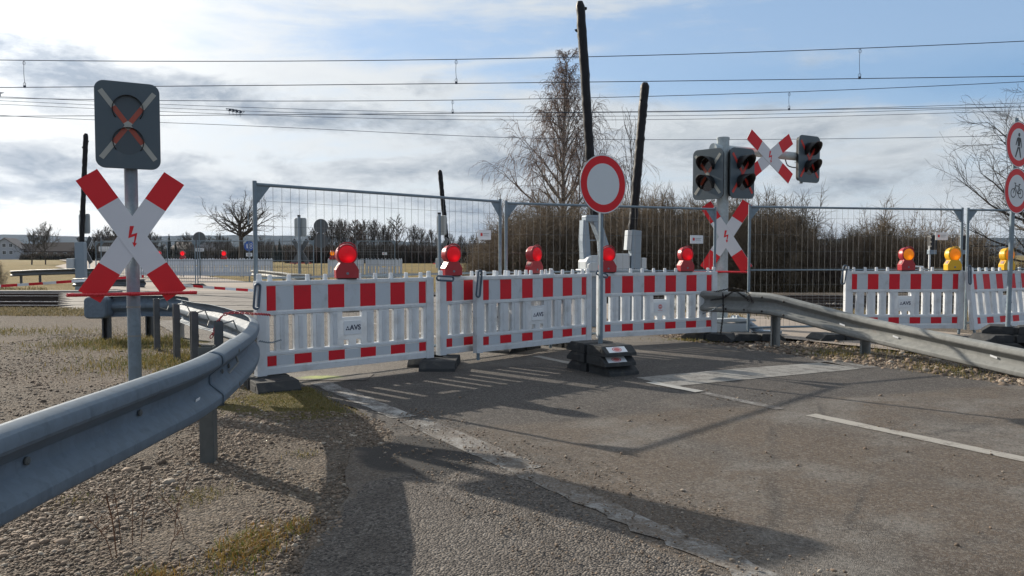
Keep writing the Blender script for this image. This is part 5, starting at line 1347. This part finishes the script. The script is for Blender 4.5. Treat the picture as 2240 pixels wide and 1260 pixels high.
def lone(label, pts, r=.009):
    b = MB(); b.tube(catmull(pts, 10), r, 5); o = b.build('overhead_wire', M['wire_line'], None, smooth=True); tag(o, label, 'overhead wire', 'single overhead wires'); return o
lone('lowest single overhead wire sagging from the left edge to the right tree', [(-24, 27.6, 6.6), (-16.5, 26.3, 5.95), (-8.1, 25.6, 5.5), (0, 25.2, 5.08), (6.8, 24.8, 4.96), (14.5, 24.4, 5.0), (22, 24, 5.2)], .008)
for k, (a, b_, c) in enumerate(((6.78, 6.02, 'top'), (6.64, 5.90, 'middle'), (6.52, 5.78, 'bottom'))):
    lone('%s of three thin wires slanting down from the left edge behind the signal board' % c, [(-21, 28.2, a + .32), (-18.2, 27.0, a), (-10.0, 26.0, b_ + .22), (-2.2, 25.6, b_ - .05), (6.5, 25.3, b_ - .08), (16, 25.0, b_ + .12), (24, 24.6, b_ + .4)], .0075)
r0 = thing('wire_insulator', 'dark section insulator frame hung in the thin wires above the bare oak', 'insulator', (-9.15, 26.0, 6.13))
for k in range(4):
    b = MB(); x, z = k * .155 - .25, -.042 * k
    b.tube([(x - .13, -.1 * k, z + .03), (x + .13, -.1 * k, z + .01)], .011, 6); b.tube([(x - .13, -.1 * k, z + .03), (x - .03, -.1 * k, z - .06)], .007, 5); b.tube([(x + .13, -.1 * k, z + .01), (x + .05, -.1 * k, z - .06)], .007, 5)
    b.box(x - .03, x + .03, -.1 * k - .02, -.1 * k + .02, z - .05, z + .02); b.tube([(x - .02, -.1 * k, z - .04), (x - .015, -.1 * k, z - .17)], .006, 5)
    b.build('insulator_runner', M['wire_line'], r0)
b = MB(); b.tube([(-.03, 0, 0), (.16, 0, -.02), (.0, 0, -.05)], .016, 6); b.box(-.05, .03, -.03, .03, -.14, -.03); o = b.build('wire_insulator', M['wire_line']); o.location = (-17.2, 26.2, 6.74); tag(o, 'dark wire fitting cut off by the left edge of the picture', 'insulator')
# ------------------------------------------------------------------ bare trees and bushes
def seg_mesh(name, segs, mat, parent, k=3):
    A = np.array([s[0] for s in segs], float); B = np.array([s[1] for s in segs], float); ra = np.array([s[2] for s in segs]); rb = np.array([s[3] for s in segs])
    d = B - A; L = np.linalg.norm(d, axis=1, keepdims=True) + 1e-9; d /= L
    ref = np.where(np.abs(d[:, 2:3]) > .9, np.array([[1., 0, 0]]), np.array([[0, 0, 1.]])); u = np.cross(d, ref); u /= np.linalg.norm(u, axis=1, keepdims=True); v = np.cross(d, u)
    n = len(A); V = np.zeros((n, 2 * k, 3))
    for i in range(k):
        a = 2 * math.pi * i / k; w_ = u * math.cos(a) + v * math.sin(a)
        V[:, i] = A + w_ * ra[:, None]; V[:, k + i] = B + w_ * rb[:, None]
    F = np.array([[i, (i + 1) % k, k + (i + 1) % k, k + i] for i in range(k)])
    F = (F[None] + (np.arange(n) * 2 * k)[:, None, None]).reshape(-1, 4)
    return np_mesh(name, V.reshape(-1, 3), F, mat, parent, smooth=k > 3)
def rv(r): return Vector((r.gauss(0, 1), r.gauss(0, 1), r.gauss(0, 1))).normalized()
def limb(segs, p, d, L, r0, r1, n, r, wob=.15, up=0.0, drop=0.0):
    """one wandering branch; returns list of (point, direction, radius, t)"""
    out = []; st = L / n; q = p.copy(); d = d.normalized()
    for i in range(n):
        t = (i + 1) / n; nd = (d + rv(r) * wob + Vector((0, 0, up - drop * t))).normalized(); e = q + nd * st
        ra = r0 + (r1 - r0) * i / n; rb = r0 + (r1 - r0) * t
        segs.append((tuple(q), tuple(e), ra, rb)); out.append((e.copy(), nd.copy(), rb, t)); q = e; d = nd
    return out
def tree(name, label, x, y, h, seed, spread=.38, trunk_r=.16, first=.18, limbs=16, up=.10, mat='bark', tw='twig', twr=.012, sub=6, tws=5, ang=55, drop=0.0, droop_tw=0.0, group=None, lenf=None, zbase=-.25, build=True, split=0):
    r = random.Random(seed); big = []; fine = []
    r0 = thing(name, label, 'tree', (x, y, zbase), 0, group)
    P = limb(big, Vector((0, 0, 0)), Vector((r.uniform(-.04, .04), r.uniform(-.04, .04), 1)), h * (.96 if not split else .5), trunk_r, trunk_r * (.12 if not split else .55), 16, r, .05, .12)
    heads = [pp for pp in P if pp[3] > first]
    lf = lenf or (lambda t: (1 - t) * .75 + .30)
    for i in range(limbs):
        b = heads[int(i / limbs * len(heads))]; t = (b[3] - first) / (1 - first); a = i * 2.4 + r.uniform(-.5, .5)
        an = R(ang * (1.05 - .35 * t) + r.uniform(-10, 10)); d = Vector((math.cos(a) * math.sin(an), math.sin(a) * math.sin(an), math.cos(an)))
        L = h * spread * lf(t) * r.uniform(.8, 1.2); rb = max(b[2] * .55, twr * 2)
        Q = limb(big, b[0], d, L, rb, twr * 1.2, 8, r, .16, up, drop)
        for j in range(sub):
            c = Q[min(len(Q) - 1, int((j + .8) / sub * len(Q)))] if not droop_tw else Q[min(len(Q) - 1, 2 + int((j + .5) / sub * (len(Q) - 2)))]; dd = (c[1] + rv(r) * .75 + Vector((0, 0, up))).normalized()
            L2 = L * r.uniform(.25, .5) * (1.1 - .4 * c[3]); W_ = limb(big if twr > .02 else fine, c[0], dd, L2, max(c[2] * .7, twr), twr * .8, 5, r, .2, up * .6, drop)
            for k in range(tws):
                e = W_[min(4, int((k + 1) / tws * 5))]; d3 = (e[1] + rv(r) * .8 + Vector((0, 0, -droop_tw))).normalized(); L3 = L2 * r.uniform(.3, .65)
                X_ = limb(fine, e[0], d3, L3 * (1 + droop_tw * .8), twr * .75, twr * .45, 3 if not droop_tw else 4, r, .2, up * .3, droop_tw * .55)
                if tws > 3:
                    for m in range(2 if not droop_tw else 3):
                        f = X_[r.randrange(len(X_))]; limb(fine, f[0], (f[1] + rv(r) * .7 + Vector((0, 0, -droop_tw * .8))).normalized(), L3 * .6, twr * .6, twr * .4, 2, r, .2, 0, droop_tw * .4)
    seg_mesh('trunk', big, M[mat], r0, 6); seg_mesh('crown', fine, M[tw], r0, 3)
    return r0
# birch behind the tracks
tree('birch_tree', 'tall bare birch with drooping twigs, behind the round no-vehicles sign', 2.75, 42, 12.3, 11, spread=.37, trunk_r=.19, first=.19, limbs=58, up=.055, mat='birch_bark', tw='twig_birch', twr=.0115, sub=9, tws=5, ang=44, droop_tw=.8,
     lenf=lambda t: (1 - t) ** 1.1 * .85 + .15, zbase=-.3)
tree('young_tree', 'slender young bare tree beside the second black wrapped arm', 6.0, 39, 7.9, 5, spread=.30, trunk_r=.06, first=.3, limbs=16, up=.28, tw='twig_light', twr=.0085, sub=4, tws=3, ang=32, mat='twig_light', lenf=lambda t: .9 - .4 * t)
# oak beyond the field
tree('oak_tree', 'broad bare oak in the field beyond the crossing, left of the wire fence post', -37.5, 107, 12.2, 23, spread=.44, trunk_r=.36, first=.62, limbs=18, up=.035, twr=.024, sub=8, tws=5, ang=66, lenf=lambda t: .95 - .35 * t, split=1)
# tree at the right edge
tree('roadside_tree', 'bare spreading tree at the right edge behind the round signs', 20.6, 28.5, 7.7, 31, spread=.55, trunk_r=.20, first=.10, limbs=40, up=.045, twr=.0078, sub=9, tws=7, ang=76, lenf=lambda t: 1.0 - .55 * t, zbase=-.2)

# ---- thicket beyond the tracks: four prototype bushes, copied
def bush(h, w_, seed, stems=70, tall=10, tw='twig_hedge'):
    r = random.Random(seed); segs = []
    for i in range(stems):
        a = r.uniform(0, 6.283); q = abs(r.gauss(0, .45)); p = Vector((math.cos(a) * q * w_ * .40, math.sin(a) * q * w_ * .30, 0)); L = h * r.uniform(.5, .92) * (1.12 - .3 * min(q, 1.2))
        if i < tall: L = h * r.uniform(.95, 1.18)
        P = limb(segs, p, Vector((math.cos(a) * .32 * (q + .3), math.sin(a) * .25, 1)), L, .017, .006, 8, r, .12 if i >= tall else .035, .06)
        for c in P[1:]:
            for k in range(6 if i >= tall else 4):
                d = (c[1] * .5 + rv(r) * .95).normalized(); d = d if i >= tall else (c[1] + rv(r) * .55).normalized(); Q = limb(segs, c[0], d, L * r.uniform(.12, .30) * (1.15 - .6 * c[3]) * (1.0 if i >= tall else .6), .009, .005, 3, r, .24, .05)
                for e in Q[1:]: limb(segs, e[0], (e[1] + rv(r) * .9).normalized(), L * r.uniform(.06, .16), .006, .0035, 2, r, .3)
    return segs
BP = []
for i, (h, w_, st, tl) in enumerate(((3.3, 3.6, 60, 4), (3.0, 3.4, 64, 3), (2.5, 3.6, 62, 9), (3.15, 3.0, 60, 3))):
    BP.append((bush(h, w_, 50 + i, st, tl), None))
protos = [None] * 4
def put_bush(k, x, y, s, rz, sz=1.0, label='leafless grey brown bush in the dense thicket beyond the tracks', group='leafless bushes of the thicket beyond the tracks'):
    if protos[k] is None:
        o = seg_mesh('bush', BP[k][0], M['twig_hedge'] if k != 2 else M['twig_light'], None, 3); protos[k] = o
    else:
        o = protos[k].copy(); COL.objects.link(o)
    o.location = (x, y, -.3); o.rotation_euler = (0, 0, rz); o.scale = (s, s, s * sz); tag(o, label, 'bush', group)
rb = random.Random(77)
for x in np.arange(-1.2, 12.4, 1.05):
    for row, y in enumerate((31.6, 33.0, 34.6, 36.4)):
        t = 1.12 if x > .6 else .62 + .2 * (x + 1.2)
        if row == 0: t *= .74
        if row == 1: t *= .90
        put_bush(rb.choice((0, 1, 0, 3)), x * (1 + .03 * row) + rb.uniform(-.3, .3), y + rb.uniform(-.4, .4), 1.03 * t * rb.uniform(.94, 1.06), rb.uniform(0, 6.28))
for x in np.arange(12.9, 20.5, 1.15):
    for row, y in enumerate((32.0, 34.5)):
        put_bush(rb.choice((2, 2, 1)), x * (1 + .03 * row) + rb.uniform(-.3, .3), y + rb.uniform(-.4, .4), (1.0 - .025 * (x - 12.5)) * (.80 if row == 0 else 1.0) * rb.uniform(.9, 1.1), rb.uniform(0, 6.28), 1.0, 'thin tipped pale bush at the lower right end of the thicket', 'pale bushes at the right end of the thicket')
put_bush(3, 15.2, 33.0, 1.0, 1.0, 1.0, 'tallest bush of the lower right part of the thicket, standing behind the wire fence', None)
for i, (x, y, s) in enumerate(((21.6, 32.5, .62), (23, 33, .6), (24.5, 33.5, .6), (20.6, 31.5, .55), (26.5, 34, .65))):
    put_bush(2, x, y, s, rb.uniform(0, 6), .8, 'low pale bush in the rough field behind the round signs', 'low bushes behind the round signs')
# undergrowth mat of the thicket
XY = scatter(26000, -2.2, 21, 30.2, 38, lambda x, y: rng.uniform(0, 1, x.shape) < .9)
grass('undergrowth', XY, rng.uniform(.2, .9, len(XY)) * np.where(XY[:, 0] > 12.5, .8, 1.0), grass_mat('brown_undergrowth', (.06, .045, .030), (.14, .105, .068), (.09, .075, .042)), 'dark brown tangled undergrowth at the foot of the thicket', .012, 2.2, zf=lambda x, y: -.32)
XY = scatter(9000, 20, 60, 31, 75, lambda x, y: rng.uniform(0, 1, x.shape) < .9)
grass('rough_grass', XY, rng.uniform(.15, .6, len(XY)), G2, 'rough dry grass field behind the signs at the right edge', .03, .9, zf=lambda x, y: -.35)
put_bush(0, -24.6, 36.5, .42, .5, 1.0, 'small bare shrub behind the dark guardrail at the far left', None)

# ---- far wood and village
TP = {}
def far_tree(key, label, x, y, h, group=None, name='bare_tree', **kw):
    if key not in TP:
        TP[key] = (tree(name, label, x, y, 10.0, hash_seed[key], group=group, zbase=-.3, **kw), 10.0); o = TP[key][0]
    else:
        o = copy_tree(TP[key][0]); o['label'] = label
        if group: o['group'] = group
        elif 'group' in o: del o['group']
    o.location = (x, y, -.3); o.scale = (h / 10,) * 3; o.rotation_euler = (0, 0, rb.uniform(0, 6.28)); return o
hash_seed = {'a': 101, 'b': 102, 'c': 103, 'd': 104}
KW = {'a': dict(spread=.50, trunk_r=.17, first=.22, limbs=24, up=.11, twr=.034, sub=7, tws=5, ang=58), 'b': dict(spread=.46, trunk_r=.14, first=.26, limbs=20, up=.20, twr=.032, sub=7, tws=5, ang=44),
      'c': dict(spread=.36, trunk_r=.2, limbs=24, up=.05, twr=.05, sub=6, tws=5, ang=58, tw='twig_birch'), 'd': dict(spread=.40, trunk_r=.24, limbs=20, up=.06, twr=.045, sub=5, tws=4, ang=62)}
def px2(px, Y): return (px - 1120) / 1692 * Y
for px, Y, h, k in ((705, 150, 7.6, 'a'), (728, 152, 8.2, 'b'), (750, 148, 7.8, 'a'), (803, 150, 7.9, 'a'), (818, 154, 8.3, 'b'), (838, 150, 7.2, 'b'), (905, 152, 7.2, 'b'), (925, 150, 6.4, 'a'), (945, 156, 6.5, 'b'), (690, 150, 6.6, 'b'), (985, 150, 5.4, 'a'), (1010, 150, 5.2, 'b'), (1035, 150, 5.2, 'a'), (788, 155, 7.6, 'b'), (742, 158, 8.6, 'b'), (852, 156, 7.0, 'a')):
    far_tree(k, 'bare tree in the row at the far edge of the yellow field', px2(px, Y), Y, h * .93, 'bare trees along the far edge of the field', **KW[k])
far_tree('c', 'reddish brown rounded tree in the far row, behind the nearest red lamp', px2(774, 146), 146, 7.9, None, **KW['c'])
far_tree('d', 'largest fan shaped bare tree of the far row, left of the second far signal', px2(868, 144), 144, 8.4, None, **KW['d'])
XY = scatter(30000, px2(655, 150), px2(1110, 150), 140, 168, lambda x, y: np.ones_like(x, bool))
grass('far_hedge', XY, rng.uniform(1.2, 4.3, len(XY)), grass_mat('far_hedge_twigs', (.022, .018, .016), (.060, .048, .040), (.035, .03, .026)), 'dark continuous hedge at the far edge of the yellow field', .10, .6, zf=lambda x, y: -.4)
XY = scatter(16000, px2(188, 178), px2(660, 178), 172, 182, lambda x, y: fbm(x, y * .2, 9, 3, 5) > .30)
grass('village_wood', XY, rng.uniform(1.0, 4.8, len(XY)) * (.55 + .6 * fbm(XY[:, 0], XY[:, 1] * .2, 9, 3, 5)), grass_mat('village_wood_twigs', (.020, .018, .017), (.052, .044, .038), (.030, .034, .026)), 'dark continuous band of village trees and hedges beyond the crossing', .11, .6, zf=lambda x, y: -.4)
XY = scatter(3500, px2(60, 232), px2(190, 232), 228, 234, lambda x, y: np.ones_like(x, bool))
grass('village_hedge', XY, rng.uniform(.8, 2.6, len(XY)), grass_mat('village_hedge_twigs', (.030, .026, .022), (.07, .055, .045), (.04, .04, .03)), 'low brown hedge in front of the houses at the far left', .12, .6, zf=lambda x, y: -.4)
far_tree('d', 'bare tree with dense dark crown by the houses at the far left', px2(70, 120), 120, 5.2, None, **KW['d'])
far_tree('a', 'taller bare tree with round crown by the houses at the far left', px2(100, 122), 122, 5.9, None, **KW['a'])
for px, Y, h in ((222, 170, 6.2), (238, 172, 7.0), (252, 165, 6.8), (330, 170, 6.4), (345, 172, 6.0), (395, 160, 5.0), (410, 165, 5.6), (455, 168, 5.4), (478, 170, 5.6), (500, 165, 4.6), (570, 170, 4.8), (590, 168, 4.4)):
    far_tree('d' if px % 2 else 'a', 'bare village tree beyond the crossing', px2(px, Y), Y, h, 'bare village trees beyond the crossing', **KW['a'])
def conifer(label, x, y, h, seed):
    r = random.Random(seed); r0 = thing('conifer_tree', label, 'tree', (x, y, -.3)); b = MB(); b.tube([(0, 0, 0), (0, 0, h * .97)], [h * .02, .02], 6); b.build('trunk', M['bark'], r0)
    b = MB()
    for i in range(420):
        t = r.random() ** .8; z = h * (.06 + .93 * t); a = r.uniform(0, 6.283); L = h * .24 * (1 - t) * r.uniform(.6, 1.1) + .08
        d = Vector((math.cos(a), math.sin(a), 0)); n = Vector((-d.y, d.x, 0)); w_ = L * .22 + .04; tip = d * L + Vector((0, 0, z - L * .25)); c = Vector((0, 0, z))
        b.add([tuple(c + Vector((0, 0, .1))), tuple(c + d * L * .6 + n * w_ + Vector((0, 0, -L * .2))), tuple(tip), tuple(c + d * L * .6 - n * w_ + Vector((0, 0, -L * .2)))], [(0, 1, 2, 3)])
    b.build('crown', M['conifer'], r0); return r0
conifer('dark spruce with a thin top in the village, right of the left cross', px2(371, 165), 165, 6.0, 1)
for px, h in ((600, 4.2), (612, 4.8), (628, 3.8), (355, 4.3), (385, 4.4)): tag(conifer('x', px2(px, 160), 160, h, px), 'dark evergreen among the village trees beyond the crossing', 'tree', 'dark evergreens beyond the crossing')
def house(label, x, y, w_, d_, hw, hr, wall, roof, rz=0.0, wins=(), gable_front=True):
    r0 = thing('house', label, 'house', (x, y, -.3), rz)
    b = MB()
    if gable_front: b.prism([(-w_ / 2, 0), (w_ / 2, 0), (w_ / 2, hw), (0, hw + hr), (-w_ / 2, hw)], 0, d_)
    else:
        b.box(-w_ / 2, w_ / 2, 0, d_, 0, hw); b.add([(-w_ / 2, 0, hw), (-w_ / 2, d_, hw), (-w_ / 2, d_ / 2, hw + hr)], [(0, 2, 1)]); b.add([(w_ / 2, 0, hw), (w_ / 2, d_, hw), (w_ / 2, d_ / 2, hw + hr)], [(0, 1, 2)])
    b.build('wall', wall, r0); b = MB(); e = .35
    if gable_front:
        for s in (-1, 1):
            k = hr / (w_ / 2); b.prism([(0, hw + hr + .02), (s * (w_ / 2 + e), hw - k * e + .02), (s * (w_ / 2 + e), hw - k * e + .27), (0, hw + hr + .27)], -e, d_ + e)
    else:
        k = hr / (d_ / 2)
        for s in (0, 1):
            y0, y1 = (-e, d_ / 2) if s == 0 else (d_ + e, d_ / 2); z0 = hw - k * e
            b.add([(-w_ / 2 - e, y0, z0 + .02), (w_ / 2 + e, y0, z0 + .02), (w_ / 2 + e, y1, hw + hr + .02), (-w_ / 2 - e, y1, hw + hr + .02), (-w_ / 2 - e, y0, z0 + .27), (w_ / 2 + e, y0, z0 + .27), (w_ / 2 + e, y1, hw + hr + .27), (-w_ / 2 - e, y1, hw + hr + .27)],
                  [(0, 1, 2, 3), (4, 7, 6, 5), (0, 4, 5, 1), (0, 3, 7, 4), (1, 5, 6, 2)])
    b.build('roof', roof, r0)
    for wx, wz in wins:
        f = MB(); f.box(wx - .55, wx + .55, -.06, .02, wz - .65, wz + .65); f = f.build('window', M['plate_white'], r0)
        g_ = MB(); g_.box(wx - .45, wx - .03, -.075, -.062, wz - .55, wz + .55); g_.box(wx + .03, wx + .45, -.075, -.062, wz - .55, wz + .55); g_.build('pane', M['glass_dark'], f)
    return r0
house('white gabled house with four windows at the far left edge', px2(12, 250), 250, 8.6, 12, 3.6, 3.2, M['far_wall_white'], M['roof_pale'], R(18), [(-.2, 4.6), (1.7, 4.6), (-.2, 2.3), (1.7, 2.3)])
house('low pale barn right of the white gabled house', px2(48, 255), 255, 9, 8, 2.6, 2.4, M['far_wall_white'], M['roof'], R(5), [], False)
house('long brown house with dark roof behind the two far left trees', px2(122, 240), 240, 11, 9, 2.6, 2.6, M['far_wall_brown'], M['roof'], 0, [(-3, 1.6), (0, 1.6), (3, 1.6)], False)
house('dark red brick house behind the left cross beside the far road', px2(250, 185), 185, 9, 10, 3.4, 2.2, M['far_wall_red'], M['roof'], R(-10), [(-2, 2.0), (1.5, 2.0)], False)
house('small house with sunlit roof under the dark round sign back', px2(425, 190), 190, 5.5, 8, 2.2, 2.4, M['far_wall_brown'], M['roof_pale'], R(50), [(0, 1.4)])
house('small pale house with bright roof left of the bare oak', px2(474, 185), 185, 6.5, 8, 2.0, 2.2, M['far_wall_brown'], M['roof_pale'], R(20), [(-1.4, 1.2)], False)
house('low brown house right of the bare oak trunk', px2(575, 200), 200, 14, 9, 1.8, 2.0, M['far_wall_brown'], M['roof'], 0, [(-3, 1.0), (2, 1.0)], False)

# ---- wooded hills on the horizon
def hills(name, y0, pts, mat, depth=900):
    vs = []; fs = []; n = 260; xs = np.linspace(-5200, 5200, n); hz = np.interp(xs, [p[0] for p in pts], [p[1] for p in pts])
    hz = hz + (fbm(xs, xs * 0 + 3, 420, 5, 3) - .5) * 22 + (fbm(xs, xs * 0 + 9, 40, 3, 5) - .5) * 5
    for i in range(n):
        for t, s in ((0, 0), (.22, .45), (.5, .82), (.8, 1), (1.2, .9)): vs.append((xs[i], y0 + depth * t + 60 * math.sin(i * .7 + t * 5), hz[i] * s - 2))
    for i in range(n - 1):
        for k in range(4): fs.append((i * 5 + k, (i + 1) * 5 + k, (i + 1) * 5 + k + 1, i * 5 + k + 1))
    o = mesh_obj(name, vs, fs, mat, None, smooth=True); tag(o, kind='structure'); return o
def hill_mat():
    m, t, b, o = new_mat('wooded_hill'); P = wpos(t); x, y, z = sep(t, P)
    n = noise(t, comb(t, x * .004, y * .01, z * .02), 1.0, 7, .65)
    _in(t, b.inputs['Base Color'], mixc(t, n.step(.35, .7), (.014, .020, .023), (.040, .045, .042))); b.inputs['Roughness'].default_value = 1.0; b.inputs['Specular IOR Level'].default_value = 0; return m
HM = hill_mat()
hills('hills', 3900, [(-5200, 95), (-3000, 118), (-2300, 112), (-1500, 116), (-1230, 116), (-1000, 102), (-700, 84), (-300, 76), (600, 80), (1500, 88), (2400, 100), (3300, 104), (5200, 110)], HM)

# ---- hazy air: one closed box round everything, pale even volume
hb = MB(); hb.box(-6800, 6800, -600, 7600, -2.5, 150)
m = bpy.data.materials.new('hazy_air'); m.use_nodes = True; t = m.node_tree; t.nodes.clear(); o = t.nodes.new('ShaderNodeOutputMaterial'); vv = t.nodes.new('ShaderNodeVolumePrincipled')
vv.inputs['Color'].default_value = (.62, .77, 1.0, 1); vv.inputs['Density'].default_value = .00004; vv.inputs['Anisotropy'].default_value = .25
t.links.new(vv.outputs[0], o.inputs['Volume'])
hz_o = hb.build('haze', m); tag(hz_o, kind='stuff')
